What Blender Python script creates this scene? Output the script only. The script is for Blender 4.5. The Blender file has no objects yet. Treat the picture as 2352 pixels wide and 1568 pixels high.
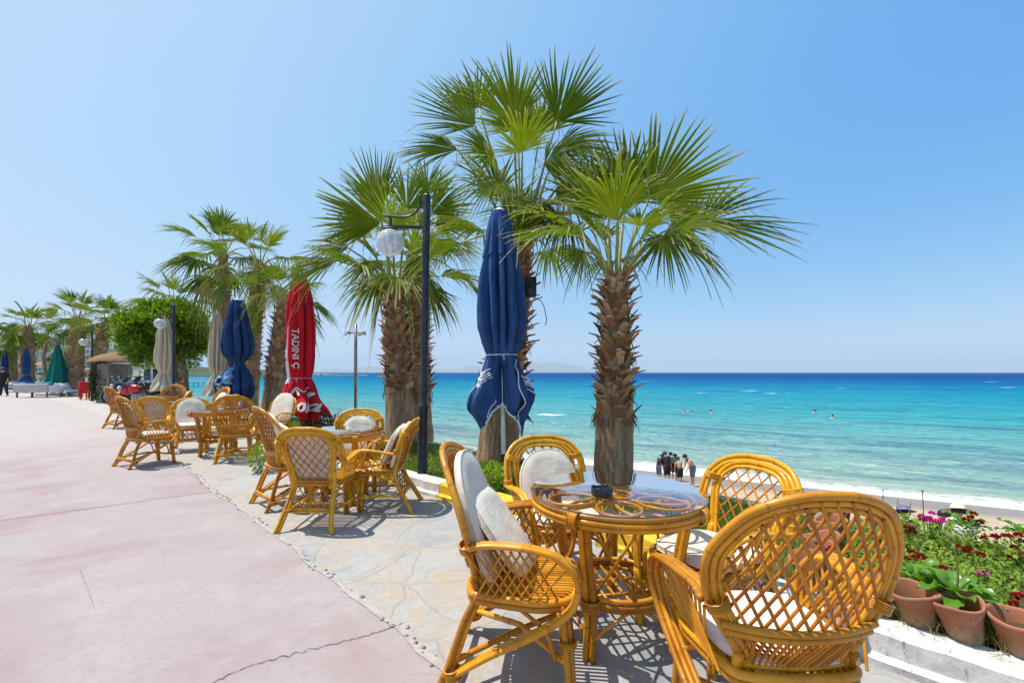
import bpy, bmesh, math, random
from mathutils import Vector, Matrix, noise
from math import sin, cos, pi, sqrt, atan2, exp, radians

RND = random.Random(11)
SC = bpy.context.scene
COL = SC.collection
F, CX, HY, CAMZ = 1045.0, 1176.0, 855.0, 1.36     # lens of the photograph: focal length and horizon in its pixels

def V(px, py, Y):
    return Vector(((px - CX) / F * Y, Y, CAMZ - (py - HY) / F * Y))

def lerp(a, b, t): return a + (b - a) * t
def clamp(x, a=0.0, b=1.0): return max(a, min(b, x))
def sstep(a, b, x):
    t = clamp((x - a) / (b - a)); return t * t * (3 - 2 * t)
def tab(t, x):
    if x <= t[0][0]: return t[0][1]
    for (a, va), (b, vb) in zip(t, t[1:]):
        if x <= b: return va + (vb - va) * (x - a) / (b - a)
    return t[-1][1]

# ---- promenade coordinates: s along the walk (away from us), n towards the sea
def bend(s): return 0.003 * max(0.0, s - 10.0) ** 2
def SN(s, n, z=0.0):
    n = n - bend(s)
    return Vector(((-s + n) * .70711, (s + n) * .70711, z))

def spl(pts, k=6, closed=False):
    P = [Vector(p) for p in pts]; out = []; n = len(P)
    rng = range(n) if closed else range(n - 1)
    for i in rng:
        if closed: p0, p1, p2, p3 = P[i - 1], P[i], P[(i + 1) % n], P[(i + 2) % n]
        else:
            p1, p2 = P[i], P[i + 1]
            p0 = P[i - 1] if i > 0 else p1 * 2 - p2
            p3 = P[i + 2] if i + 2 < n else p2 * 2 - p1
        for j in range(k):
            t = j / k
            out.append(.5 * ((2 * p1) + (p2 - p0) * t + (2 * p0 - 5 * p1 + 4 * p2 - p3) * t * t + (3 * p1 - p0 - 3 * p2 + p3) * t ** 3))
    if not closed: out.append(P[-1])
    return out

class MB:
    cane = False
    def __init__(s): s.v = []; s.f = []; s.m = []; s.c = []; s.mi = 0; s.col = (0.5, 0.5, 0.5)
    def add(s, vs, fs, cols=None):
        b = len(s.v)
        s.v += [(p[0], p[1], p[2]) for p in vs]
        s.c += cols if cols else [s.col] * len(vs)
        for f in fs: s.f.append(tuple(b + i for i in f)); s.m.append(s.mi)
    def tube(s, pts, r, n=8, closed=False, cap=True):
        P = [Vector(p) for p in pts]; k = len(P)
        if k < 2: return
        rr = r if isinstance(r, (list, tuple)) else [r] * k
        cv = None
        if MB.cane and not isinstance(r, (list, tuple)):      # rattan: knuckles along the cane, a tone of its own
            tone = RND.uniform(0, 1); cv = [0.0] * k
            if r > .0085 and not closed:
                cum = [0.0]
                for i in range(k - 1): cum.append(cum[-1] + (P[i + 1] - P[i]).length)
                marks = []; l = RND.uniform(.05, .25)
                while l < cum[-1] - .02: marks.append(l); l += RND.uniform(.16, .32)
                ent = [(cum[i], rr[i], 0.0) for i in range(k)]
                for m in marks: ent += [(m - .009, r, 0.0), (m - .003, r * 1.07, .6), (m, r * 1.05, 1.0), (m + .003, r * 1.07, .6), (m + .009, r, 0.0)]
                ent.sort(); P2 = []
                for (l, q, c) in ent:
                    i = 0
                    while i < k - 2 and cum[i + 1] < l: i += 1
                    dl = max(1e-9, cum[i + 1] - cum[i]); P2.append(P[i] + (P[i + 1] - P[i]) * clamp((l - cum[i]) / dl))
                keep = [0] + [i for i in range(1, len(ent)) if ent[i][0] - ent[i - 1][0] > .0008]
                P = [P2[i] for i in keep]; rr = [ent[i][1] for i in keep]; cv = [ent[i][2] for i in keep]; k = len(P)
            cv = [(tone, c, 0.0) for c in cv]
        T = []
        for i in range(k):
            if closed: t = P[(i + 1) % k] - P[i - 1]
            else: t = P[min(i + 1, k - 1)] - P[max(i - 1, 0)]
            if t.length < 1e-9: t = Vector((0, 0, 1))
            T.append(t.normalized())
        a = Vector((0, 0, 1)) if abs(T[0].z) < .9 else Vector((1, 0, 0))
        u = T[0].cross(a).normalized()
        vs = []; fs = []
        for i in range(k):
            u = (u - T[i] * u.dot(T[i]))
            u = u.normalized() if u.length > 1e-6 else T[i].orthogonal().normalized()
            w = T[i].cross(u)
            for j in range(n):
                an = 2 * pi * j / n
                vs.append(P[i] + (u * cos(an) + w * sin(an)) * rr[i])
        m = k if closed else k - 1
        for i in range(m):
            for j in range(n):
                a0 = i * n + j; a1 = i * n + (j + 1) % n
                b0 = ((i + 1) % k) * n + j; b1 = ((i + 1) % k) * n + (j + 1) % n
                fs.append((a0, a1, b1, b0))
        if cap and not closed:
            fs.append(tuple(range(n))[::-1]); fs.append(tuple((k - 1) * n + j for j in range(n)))
        s.add(vs, fs, [c for c in cv for _ in range(n)] if cv else None)
    def box(s, c, d, M=None):
        x, y, z = d[0] / 2, d[1] / 2, d[2] / 2
        vs = [Vector((i * x, j * y, k * z)) for i in (-1, 1) for j in (-1, 1) for k in (-1, 1)]
        if M is not None: vs = [M @ q for q in vs]
        vs = [q + Vector(c) for q in vs]
        s.add(vs, [(0, 1, 3, 2), (4, 6, 7, 5), (0, 4, 5, 1), (2, 3, 7, 6), (0, 2, 6, 4), (1, 5, 7, 3)])
    def rbox(s, c, d, b=.01, M=None):
        bm = bmesh.new(); bmesh.ops.create_cube(bm, size=1)
        bmesh.ops.scale(bm, vec=d, verts=bm.verts)
        bmesh.ops.bevel(bm, geom=bm.edges[:], offset=b, segments=2, affect='EDGES', profile=.5)
        bm.verts.index_update()
        vs = [(M @ v.co if M is not None else v.co.copy()) + Vector(c) for v in bm.verts]
        s.add(vs, [[v.index for v in f.verts] for f in bm.faces]); bm.free()
    def lathe(s, prof, n=20, c=(0, 0, 0), fn=None, M=None):
        vs = []; fs = []; k = len(prof)
        for i, (r, z) in enumerate(prof):
            for j in range(n):
                a = 2 * pi * j / n
                q = fn(r, z, a) if fn else Vector((r * cos(a), r * sin(a), z))
                if M is not None: q = M @ q
                vs.append(q + Vector(c))
        for i in range(k - 1):
            for j in range(n):
                fs.append((i * n + j, i * n + (j + 1) % n, (i + 1) * n + (j + 1) % n, (i + 1) * n + j))
        s.add(vs, fs)
    def ball(s, c, r, n=12, k=8, sc=(1, 1, 1), M=None):
        pr = [(max(1e-4, r * sin(pi * i / k)), -r * cos(pi * i / k)) for i in range(k + 1)]
        S = Matrix.Diagonal(Vector(sc))
        if M is not None: S = M.to_3x3() @ S
        s.lathe(pr, n, c, M=S)
    def build(s, name, mats, parent=None, smooth=True, loc=None):
        me = bpy.data.meshes.new(name); me.from_pydata(s.v, [], s.f)
        if not isinstance(mats, (list, tuple)): mats = [mats]
        for m in mats: me.materials.append(m)
        if len(mats) > 1: me.polygons.foreach_set('material_index', s.m)
        me.polygons.foreach_set('use_smooth', [smooth] * len(s.f))
        at = me.color_attributes.new('tint', 'FLOAT_COLOR', 'POINT')
        buf = []
        for c in s.c: buf += [c[0], c[1], c[2], 1.0]
        at.data.foreach_set('color', buf)
        me.update()
        o = bpy.data.objects.new(name, me); COL.objects.link(o)
        if parent is not None: o.parent = parent
        if loc is not None: o.location = loc
        return o

def tag(o, label, cat, group=None):
    o['label'] = label; o['category'] = cat
    if group: o['group'] = group
    return o
def thing(name, label, cat, loc=(0, 0, 0), rz=0.0, group=None):
    o = bpy.data.objects.new(name, None); COL.objects.link(o)
    o.empty_display_size = .2
    o.location = loc; o.rotation_euler = (0, 0, rz)
    return tag(o, label, cat, group)
def struct(name, mb, m, smooth=True):
    o = mb.build(name, m, smooth=smooth); o['kind'] = 'structure'; return o
def copy_tree(o, parent=None):
    kids = [c for c in bpy.data.objects if c.parent == o]
    c = o.copy(); COL.objects.link(c)
    if parent is not None: c.parent = parent
    for k in kids: copy_tree(k, c)
    return c

# ---------------------------------------------------------------- materials
class NT:
    def __init__(s, name):
        s.m = bpy.data.materials.new(name); s.m.use_nodes = True
        s.t = s.m.node_tree; s.t.nodes.clear()
        s.out = s.n('ShaderNodeOutputMaterial')
    def n(s, typ, **kw):
        q = s.t.nodes.new(typ)
        for k, v in kw.items():
            if k.startswith('_'): setattr(q, k[1:], v)
        return q
    def set(s, node, **kw):
        for k, v in kw.items():
            nm = k.replace('_', ' ')
            sock = node.inputs[nm]
            if hasattr(v, 'is_output') or isinstance(v, bpy.types.NodeSocket): s.t.links.new(v, sock)
            elif isinstance(v, tuple) and len(v) == 3 and sock.type == 'RGBA': sock.default_value = (*v, 1)
            else: sock.default_value = v
        return node
    def L(s, a, b): s.t.links.new(a, b)
    def coord(s, kind='Object'): return s.n('ShaderNodeTexCoord').outputs[kind]
    def pos(s): return s.n('ShaderNodeNewGeometry').outputs['Position']
    def map(s, v, scale=(1, 1, 1), rot=(0, 0, 0), loc=(0, 0, 0)):
        q = s.n('ShaderNodeMapping'); s.L(v, q.inputs['Vector'])
        q.inputs['Scale'].default_value = scale; q.inputs['Rotation'].default_value = rot; q.inputs['Location'].default_value = loc
        return q.outputs[0]
    def noise(s, v, scale=5, detail=4, rough=.55, dist=0.0, out='Fac'):
        q = s.n('ShaderNodeTexNoise'); s.L(v, q.inputs['Vector'])
        q.inputs['Scale'].default_value = scale; q.inputs['Detail'].default_value = detail
        q.inputs['Roughness'].default_value = rough; q.inputs['Distortion'].default_value = dist
        return q.outputs[out]
    def vor(s, v, scale=5, feature='F1', out='Distance', rand=1.0):
        q = s.n('ShaderNodeTexVoronoi'); q.feature = feature; s.L(v, q.inputs['Vector'])
        q.inputs['Scale'].default_value = scale; q.inputs['Randomness'].default_value = rand
        return q.outputs[out]
    def ramp(s, f, stops, interp='LINEAR'):
        q = s.n('ShaderNodeValToRGB'); q.color_ramp.interpolation = interp
        e = q.color_ramp.elements
        while len(e) > 2: e.remove(e[-1])
        for i, (p, c) in enumerate(stops):
            if i < 2: e[i].position = p
            else: e.new(p)
        for i, (p, c) in enumerate(stops):
            e[i].position = p; e[i].color = (*c, 1) if isinstance(c, tuple) else (c, c, c, 1)
        s.L(f, q.inputs[0]); return q.outputs[0]
    def mix(s, f, a, b, mode='MIX'):
        q = s.n('ShaderNodeMix'); q.data_type = 'RGBA'; q.blend_type = mode
        for sock, val in ((q.inputs[0], f), (q.inputs[6], a), (q.inputs[7], b)):
            if isinstance(val, bpy.types.NodeSocket): s.L(val, sock)
            elif isinstance(val, tuple): sock.default_value = (*val, 1)
            else: sock.default_value = val
        return q.outputs[2]
    def math(s, op, a, b=0.0, c=None, clampit=False):
        q = s.n('ShaderNodeMath'); q.operation = op; q.use_clamp = clampit
        for sock, val in zip(q.inputs, (a, b, c)):
            if val is None: continue
            if isinstance(val, bpy.types.NodeSocket): s.L(val, sock)
            else: sock.default_value = val
        return q.outputs[0]
    def rng(s, f, a, b, c=0.0, d=1.0):
        q = s.n('ShaderNodeMapRange'); q.interpolation_type = 'SMOOTHSTEP'; s.L(f, q.inputs[0])
        for i, val in enumerate((a, b, c, d)): q.inputs[i + 1].default_value = val
        return q.outputs[0]
    def dot(s, v, d):
        q = s.n('ShaderNodeVectorMath'); q.operation = 'DOT_PRODUCT'; s.L(v, q.inputs[0]); q.inputs[1].default_value = d
        return q.outputs['Value']
    def xyz(s, x, y, z=0.0):
        q = s.n('ShaderNodeCombineXYZ')
        for sock, val in zip(q.inputs, (x, y, z)):
            if isinstance(val, bpy.types.NodeSocket): s.L(val, sock)
            else: sock.default_value = val
        return q.outputs[0]
    def tint(s):
        q = s.n('ShaderNodeAttribute'); q.attribute_name = 'tint'
        p = s.n('ShaderNodeSeparateColor'); s.L(q.outputs['Color'], p.inputs[0]); return p.outputs
    def bump(s, h, strength=.3, dist=.01, normal=None):
        q = s.n('ShaderNodeBump'); s.L(h, q.inputs['Height'])
        q.inputs['Strength'].default_value = strength; q.inputs['Distance'].default_value = dist
        if normal is not None: s.L(normal, q.inputs['Normal'])
        return q.outputs[0]
    def bsdf(s, base, rough=.6, normal=None, spec=.5, metal=0.0, coat=0.0, link=True, **kw):
        q = s.n('ShaderNodeBsdfPrincipled')
        for nm, val in (('Base Color', base), ('Roughness', rough), ('Specular IOR Level', spec), ('Metallic', metal), ('Coat Weight', coat)):
            if isinstance(val, bpy.types.NodeSocket): s.L(val, q.inputs[nm])
            elif isinstance(val, tuple): q.inputs[nm].default_value = (*val, 1)
            else: q.inputs[nm].default_value = val
        q.inputs['Coat Roughness'].default_value = .15
        if normal is not None: s.L(normal, q.inputs['Normal'])
        if link: s.L(q.outputs[0], s.out.inputs[0])
        return q.outputs[0]

def simple(name, c1, c2=None, rough=.6, scale=8, bump=0.0, bscale=60, spec=.4, metal=0.0, coat=0.0, stretch=(1, 1, 1), bdist=.004, lo=.35, hi=.65):
    t = NT(name); co = t.map(t.coord(), scale=stretch)
    base = t.mix(t.rng(t.noise(co, scale, 5), lo, hi), c1, c2) if c2 else c1
    nm = t.bump(t.noise(co, bscale, 4), bump, bdist) if bump else None
    t.bsdf(base, rough, nm, spec, metal, coat); return t.m

def foliage(name, c1, c2, trans=.35, tip=None, rough=.45, gloss=.3):
    t = NT(name); ti = t.tint()
    base = t.mix(ti[0], c1, c2)
    if tip: base = t.mix(t.rng(ti[1], .70, 1.0), base, tip)
    d = t.bsdf(base, rough, None, gloss, link=False)
    tr = t.n('ShaderNodeBsdfTranslucent')
    t.L(t.mix(.5, base, t.mix(1.0, base, (1.5, 1.7, .6), 'MULTIPLY')), tr.inputs[0])
    mx = t.n('ShaderNodeMixShader'); mx.inputs[0].default_value = trans
    t.L(d, mx.inputs[1]); t.L(tr.outputs[0], mx.inputs[2]); t.L(mx.outputs[0], t.out.inputs[0]); return t.m

M = {}
def mk_cane(name, a, b, c):
    t = NT(name); co = t.coord()
    n1 = t.noise(t.map(co, (1, 1, 1)), 9, 5, .6); n2 = t.noise(co, 70, 3, .6)
    base = t.ramp(n1, [(.25, a), (.5, b), (.75, c)])
    base = t.mix(t.rng(n2, .62, .75, 0, .45), base, (a[0] * .45, a[1] * .4, a[2] * .4))
    ti = t.tint(); base = t.mix(1.0, base, t.ramp(ti[0], [(0, (.66, .60, .5)), (.5, (.95, .95, .9)), (1, (1.18, 1.2, 1.3))]), 'MULTIPLY')
    base = t.mix(t.math('MULTIPLY', ti[1], .6), base, (.16, .06, .01))
    sc = t.noise(t.map(co, (1, 1, 1)), 34, 5, .7); base = t.mix(t.rng(sc, .60, .72, 0, .35), base, (.62, .40, .13))
    t.bsdf(base, t.rng(n1, .3, .7, .24, .5), t.bump(n2, .25, .002), .35, 0, .15); return t.m
M['cane'] = mk_cane('varnished_cane', (.43, .14, .004), (.60, .245, .007), (.70, .33, .014))
M['cane_pale'] = mk_cane('pale_cane', (.49, .185, .004), (.64, .30, .006), (.73, .39, .012))
M['cane_lat'] = mk_cane('lattice_cane', (.36, .10, .003), (.52, .18, .005), (.63, .265, .009))
M['binding'] = simple('cane_binding', (.62, .36, .12), (.5, .26, .07), .45, 30)
def mk_fabric():
    t = NT('cream_canvas'); co = t.coord()
    w = t.noise(co, 420, 2); s = t.noise(co, 7, 5, .6)
    base = t.mix(t.rng(s, .3, .72), (.78, .70, .57), (.68, .59, .46))
    f = t.noise(t.map(co, (1, 3, 1)), 9, 3)
    t.bsdf(base, .9, t.bump(f, .16, .02, t.bump(w, .2, .001)), .1); return t.m
M['cream'] = mk_fabric()
def mk_glass():
    t = NT('table_glass')
    fr = t.n('ShaderNodeFresnel'); fr.inputs[0].default_value = 1.62
    bf = t.n('ShaderNodeNewGeometry').outputs['Backfacing']
    fr.inputs[0].default_value = 1.5
    f = t.math('MULTIPLY', t.math('MULTIPLY', fr.outputs[0], 2.1, clampit=True), t.math('SUBTRACT', 1.0, bf))
    tr = t.n('ShaderNodeBsdfTransparent'); tr.inputs[0].default_value = (.93, .95, .965, 1)
    g = t.n('ShaderNodeBsdfGlossy'); g.inputs[0].default_value = (.92, .94, 1, 1); g.inputs['Roughness'].default_value = .02
    mx = t.n('ShaderNodeMixShader'); t.L(f, mx.inputs[0]); t.L(tr.outputs[0], mx.inputs[1]); t.L(g.outputs[0], mx.inputs[2])
    t.L(mx.outputs[0], t.out.inputs[0]); return t.m
M['glass'] = mk_glass()
M['glass_edge'] = simple('glass_edge', (.06, .11, .12), None, .1, spec=.8)
M['black'] = simple('black_plastic', (.012, .012, .014), None, .25, spec=.5)
M['black_paint'] = simple('black_pole_paint', (.018, .02, .026), (.035, .037, .045), .38, 12, .15, 90)
M['white_paint'] = simple('white_pole_paint', (.72, .72, .72), (.6, .6, .58), .4, 9)
M['steel'] = simple('galvanised_steel', (.34, .36, .38), (.24, .26, .28), .4, 10, metal=.6)
M['chrome'] = simple('bright_metal', (.7, .7, .72), None, .18, metal=1.0)
M['rubber'] = simple('tyre_rubber', (.02, .02, .022), (.035, .035, .035), .8, 20)
M['red_paint'] = simple('red_vehicle_paint', (.5, .012, .02), None, .22, coat=.6)
M['dark_paint'] = simple('dark_vehicle_paint', (.02, .022, .05), None, .25, coat=.5)
M['clear'] = simple('smoked_screen', (.05, .06, .07), None, .2, spec=.4)
M['terracotta'] = None
def cloth(name, a, b, rough=.8, fold=.35, stripe=None):
    t = NT(name); co = t.coord()
    s = t.noise(t.map(co, (1, 1, .35)), 6, 5, .6); w = t.noise(t.map(co, (1, 1, .25)), 22, 4); fine = t.noise(co, 300, 2)
    base = t.mix(t.rng(s, .3, .7), a, b)
    t.bsdf(base, rough, t.bump(w, fold, .025, t.bump(fine, .2, .001)), .2); return t.m
M['blue_cloth'] = cloth('faded_blue_canvas', (.013, .047, .15), (.036, .09, .23))
M['navy_cloth'] = cloth('navy_canvas', (.010, .034, .105), (.02, .058, .16))
M['red_cloth'] = cloth('red_canvas', (.62, .012, .022), (.5, .01, .018))
M['beige_cloth'] = cloth('beige_canvas', (.60, .50, .36), (.50, .41, .29))
M['green_cloth'] = cloth('green_canvas', (.006, .17, .13), (.004, .12, .095))
M['white_print'] = simple('white_print', (.78, .78, .78), (.68, .68, .7), .7, 15)
M['pink_print'] = simple('pink_print', (.62, .16, .18), (.5, .1, .12), .7, 15)
M['leaf'] = foliage('palm_leaf', (.055, .105, .006), (.25, .305, .016), .34, (.52, .43, .24), .5, .2)
M['leaf_dry'] = foliage('dry_palm_leaf', (.28, .19, .07), (.42, .30, .12), .25, (.45, .36, .2))
M['petiole'] = simple('palm_petiole', (.20, .26, .05), (.33, .28, .09), .45, 8)
def mk_trunk():
    t = NT('palm_trunk'); co = t.coord()
    a = t.noise(t.map(co, (1, 1, .22)), 16, 6, .7); b = t.noise(t.map(co, (.3, .3, 5)), 7, 3); c = t.noise(co, 3, 3)
    base = t.ramp(a, [(.25, (.13, .08, .045)), (.5, (.31, .195, .11)), (.72, (.56, .39, .24))])
    base = t.mix(t.rng(c, .45, .65, 0, .5), base, (.13, .095, .07))
    t.bsdf(base, .9, t.bump(b, .35, .02, t.bump(a, .8, .02)), .15); return t.m
M['trunk'] = mk_trunk()
def mk_boot():
    t = NT('palm_leaf_base'); ti = t.tint(); co = t.coord()
    base = t.ramp(ti[0], [(0, (.19, .09, .04)), (.4, (.34, .175, .08)), (.75, (.46, .27, .13)), (1, (.56, .39, .22))])
    n = t.noise(t.map(co, (1, 1, .5)), 45, 4, .7)
    base = t.mix(t.rng(n, .4, .7, 0, .55), base, (.09, .05, .03))
    base = t.mix(t.rng(ti[1], .75, 1.0, 0, .5), base, (.5, .39, .26))
    t.bsdf(base, .85, t.bump(n, .6, .01), .15); return t.m
M['boot'] = mk_boot()
M['bark'] = simple('tree_bark', (.13, .095, .065), (.24, .18, .125), .9, 10, .7, 30, .1, stretch=(1, 1, .3), bdist=.02)
M['bush_leaf'] = foliage('tree_leaf', (.075, .16, .008), (.24, .34, .014), .35, None, .4, .35)
M['skin'] = simple('skin', (.60, .34, .22), (.52, .28, .175), .5, 12)
M['hair'] = simple('dark_hair', (.012, .009, .008), (.02, .015, .012), .5, 30)
M['shirt_black'] = simple('black_cotton', (.014, .014, .017), None, .85)
M['shirt_grey'] = simple('grey_cotton', (.3, .32, .36), (.24, .26, .3), .85)
M['shirt_navy'] = simple('navy_cotton', (.025, .03, .075), (.02, .02, .05), .85)
M['shorts_blue'] = simple('patterned_swim_shorts', (.05, .06, .16), (.22, .22, .32), .8, 30)
M['shorts_red'] = simple('red_swim_shorts', (.35, .02, .025), (.25, .015, .02), .8)
M['straw'] = simple('straw_hat', (.66, .58, .44), (.58, .49, .35), .9, 40)
M['wood'] = simple('weathered_wood', (.21, .135, .075), (.32, .22, .13), .75, 7, .4, 30, stretch=(1, 1, .15))
M['wood_grey'] = simple('grey_planks', (.17, .15, .125), (.26, .23, .19), .8, 8, .4, 30, stretch=(1, 1, .15))
M['thatch'] = simple('reed_thatch', (.30, .20, .115), (.20, .13, .07), .95, 25, .8, 60, .05, stretch=(1, 1, .4))
M['wall_white'] = simple('white_render', (.74, .73, .70), (.62, .60, .57), .85, 2)
M['wall_cream'] = simple('cream_render', (.66, .56, .44), (.58, .49, .38), .85, 2)
M['wall_pink'] = simple('pink_render', (.56, .36, .29), (.5, .31, .25), .85, 2)
M['wall_grey'] = simple('grey_concrete', (.36, .35, .33), (.28, .27, .25), .85, 3, .3, 30)
M['roof_tile'] = simple('roof_tile', (.40, .15, .085), (.3, .11, .07), .85, 3)
M['window'] = simple('window_glass', (.045, .06, .085), None, .12, spec=.6)
M['blue_paint'] = simple('turquoise_paint', (.02, .28, .36), (.03, .22, .3), .5, 6)
M['blue_towel'] = simple('blue_towel', (.02, .24, .52), (.03, .18, .42), .9, 8)
M['white_plastic'] = simple('white_plastic', (.72, .72, .72), (.64, .63, .62), .45, 5)
# ================================================================= camera, sun, sky
cam = bpy.data.cameras.new('camera'); co_ = bpy.data.objects.new('camera', cam); COL.objects.link(co_)
co_.location = (0, 0, CAMZ); co_.rotation_euler = (pi / 2, 0, 0)
cam.sensor_width = 36; cam.lens = F / 2352 * 36; cam.shift_y = (HY - 784) / 2352
cam.clip_start = .05; cam.clip_end = 80000
SC.camera = co_
SKY_GAIN = 10 / 2 ** .37
EL = radians(68); SH = Vector((.975, -.222))
sun = bpy.data.lights.new('sun', 'SUN'); so = bpy.data.objects.new('sun', sun); COL.objects.link(so)
sun.energy = 4.35; sun.angle = radians(.5); sun.color = (1, .955, .89)
so.rotation_euler = Vector((SH.x * cos(EL), SH.y * cos(EL), -sin(EL))).to_track_quat('-Z', 'Y').to_euler()
W = bpy.data.worlds.new('World'); SC.world = W; W.use_nodes = True
wt = W.node_tree; wt.nodes.clear()
wo = wt.nodes.new('ShaderNodeOutputWorld'); bg = wt.nodes.new('ShaderNodeBackground'); sk = wt.nodes.new('ShaderNodeTexSky')
sk.sky_type = 'NISHITA'; sk.sun_disc = False; sk.sun_elevation = EL
sk.sun_rotation = atan2(-SH.x, -SH.y)
sk.air_density = 1.0; sk.dust_density = .3; sk.ozone_density = 2.5; sk.altitude = 0
bg.inputs[1].default_value = .1
# a polarised, saturated sky: the Nishita colour graded per channel, darker at right angles to the sun
def wmath(op, a_, b_):
    q = wt.nodes.new('ShaderNodeMath'); q.operation = op
    for sock, val in zip(q.inputs, (a_, b_)):
        if isinstance(val, bpy.types.NodeSocket): wt.links.new(val, sock)
        else: sock.default_value = val
    return q.outputs[0]
tc = wt.nodes.new('ShaderNodeTexCoord'); dp = wt.nodes.new('ShaderNodeVectorMath'); dp.operation = 'DOT_PRODUCT'
wt.links.new(tc.outputs['Generated'], dp.inputs[0]); dp.inputs[1].default_value = (-SH.x * cos(EL), -SH.y * cos(EL), sin(EL))
c2 = wmath('MULTIPLY', dp.outputs['Value'], dp.outputs['Value'])
pol = wmath('DIVIDE', wmath('SUBTRACT', 1.0, c2), wmath('ADD', 1.0, c2))
sep = wt.nodes.new('ShaderNodeSeparateColor'); cmb = wt.nodes.new('ShaderNodeCombineColor'); wt.links.new(sk.outputs[0], sep.inputs[0])
for i, (g_, k_, c_) in enumerate(((1.039, -1.369, 2.786), (.647, -.681, 1.496), (.257, -.152, .515))):
    v_ = wmath('POWER', wmath('MULTIPLY', sep.outputs[i], .03), g_)
    v_ = wmath('MULTIPLY', v_, wmath('EXPONENT', wmath('ADD', wmath('MULTIPLY', pol, k_), c_), 0.0))
    v_ = wmath('MULTIPLY', v_, (1.0, 1.02, 1.04)[i])
    lim = (.68, .86, 1.2)[i]
    v_ = wmath('DIVIDE', v_, wmath('POWER', wmath('ADD', 1.0, wmath('POWER', wmath('DIVIDE', v_, lim), 4.0)), .25))
    wt.links.new(wmath('MULTIPLY', v_, SKY_GAIN), cmb.inputs[i])
wt.links.new(cmb.outputs[0], bg.inputs[0]); wt.links.new(bg.outputs[0], wo.inputs[0])
vs = SC.view_settings; vs.view_transform = 'Standard'; vs.look = 'None'; vs.gamma = 1; vs.use_curve_mapping = False
vs.exposure = 0.45
SC.cycles.max_bounces = 8; SC.cycles.transparent_max_bounces = 16

# ================================================================= ground materials
def mk_pink():
    t = NT('pink_concrete'); p = t.pos()
    big = t.noise(p, .55, 5, .62, .6); mid = t.noise(p, 2.3, 6, .65); fine = t.noise(p, 90, 4, .7); sp = t.noise(p, 28, 3, .6)
    base = t.mix(t.rng(big, .42, .60), (.345, .305, .295), (.305, .215, .21))
    base = t.mix(t.rng(mid, .46, .68, 0, .6), base, (.40, .36, .345))
    base = t.mix(t.rng(t.noise(p, 5.5, 6, .75, .8), .50, .72, 0, .5), base, (.30, .225, .215))
    base = t.mix(t.rng(sp, .52, .70, 0, .55), base, (.27, .205, .195))
    base = t.mix(t.rng(fine, .38, .66, 0, .6), base, (.33, .27, .255))
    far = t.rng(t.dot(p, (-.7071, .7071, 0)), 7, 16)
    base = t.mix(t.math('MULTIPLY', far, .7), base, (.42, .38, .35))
    t.bsdf(base, .88, t.bump(fine, .35, .004, t.bump(mid, .15, .02)), .2); return t.m
M['pink'] = mk_pink()
def mk_stone():
    t = NT('flagstone'); p = t.pos()
    w = t.n('ShaderNodeVectorMath'); w.operation = 'ADD'
    d = t.n('ShaderNodeVectorMath'); d.operation = 'SCALE'; t.L(t.noise(p, 3.0, 3, .5, out='Color'), d.inputs[0]); d.inputs[3].default_value = .22
    t.L(p, w.inputs[0]); t.L(d.outputs[0], w.inputs[1]); q = t.map(w.outputs[0], (1, 1, 0))
    edge = t.vor(q, 1.9, 'DISTANCE_TO_EDGE'); cell = t.vor(q, 1.9, 'F1', 'Color')
    sc = t.n('ShaderNodeSeparateColor'); t.L(cell, sc.inputs[0])
    stain = t.noise(p, 3.2, 6, .65, .5); fine = t.noise(p, 45, 5, .7); lay = t.noise(p, 1.1, 4, .6)
    mot = t.math('ADD', t.noise(p, 2.1, 9, .66, 1.1), t.math('MULTIPLY', t.math('SUBTRACT', sc.outputs[0], .5), .22))
    base = t.ramp(mot, [(.30, (.25, .265, .28)), (.40, (.34, .335, .325)), (.47, (.39, .365, .33)), (.53, (.34, .32, .29)), (.58, (.41, .335, .245)), (.64, (.38, .37, .355)), (.72, (.30, .305, .31))])
    base = t.mix(t.rng(stain, .54, .66, 0, .55), base, (.42, .30, .175))
    base = t.mix(t.rng(t.noise(p, 13, 7, .75, .6), .52, .70, 0, .5), base, (.26, .24, .215))
    base = t.mix(t.rng(fine, .45, .72, 0, .45), base, (.25, .225, .195))
    base = t.mix(t.rng(sc.outputs[1], .0, 1.0, 0, .22), base, (.33, .31, .29))
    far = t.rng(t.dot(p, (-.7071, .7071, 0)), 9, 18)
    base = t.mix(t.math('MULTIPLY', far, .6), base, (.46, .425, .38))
    j = t.rng(edge, .004, .02)
    jm = t.math('ADD', t.math('MULTIPLY', j, .8), .2); jm = t.math('MAXIMUM', jm, t.rng(t.noise(p, 1.6, 4, .6), .42, .60))
    v2 = t.vor(t.map(w.outputs[0], (1, 1, 0), loc=(3, 5, 0)), 3.1, 'DISTANCE_TO_EDGE'); base = t.mix(t.math('MULTIPLY', t.rng(v2, .015, .0), t.rng(t.noise(p, 2.2, 3), .5, .62, 0, .6)), base, (.24, .21, .185))
    base = t.mix(jm, (.33, .295, .255), base)
    h = t.math('ADD', t.math('MULTIPLY', j, .35), t.math('MULTIPLY', fine, .25))
    h = t.math('ADD', h, t.math('MULTIPLY', sc.outputs[1], .25))
    t.bsdf(base, .8, t.bump(h, .55, .02), .25); return t.m
M['stone'] = mk_stone()
M['mortar'] = simple('mortar', (.33, .295, .265), (.41, .365, .335), .9, 14, .6, 60)
M['pebble'] = simple('pebble_stone', (.30, .28, .27), (.16, .15, .15), .6, 9)
M['crack'] = simple('dark_crack', (.09, .07, .065), None, .95)  # plain dark colour of the joint and crack lines
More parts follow.
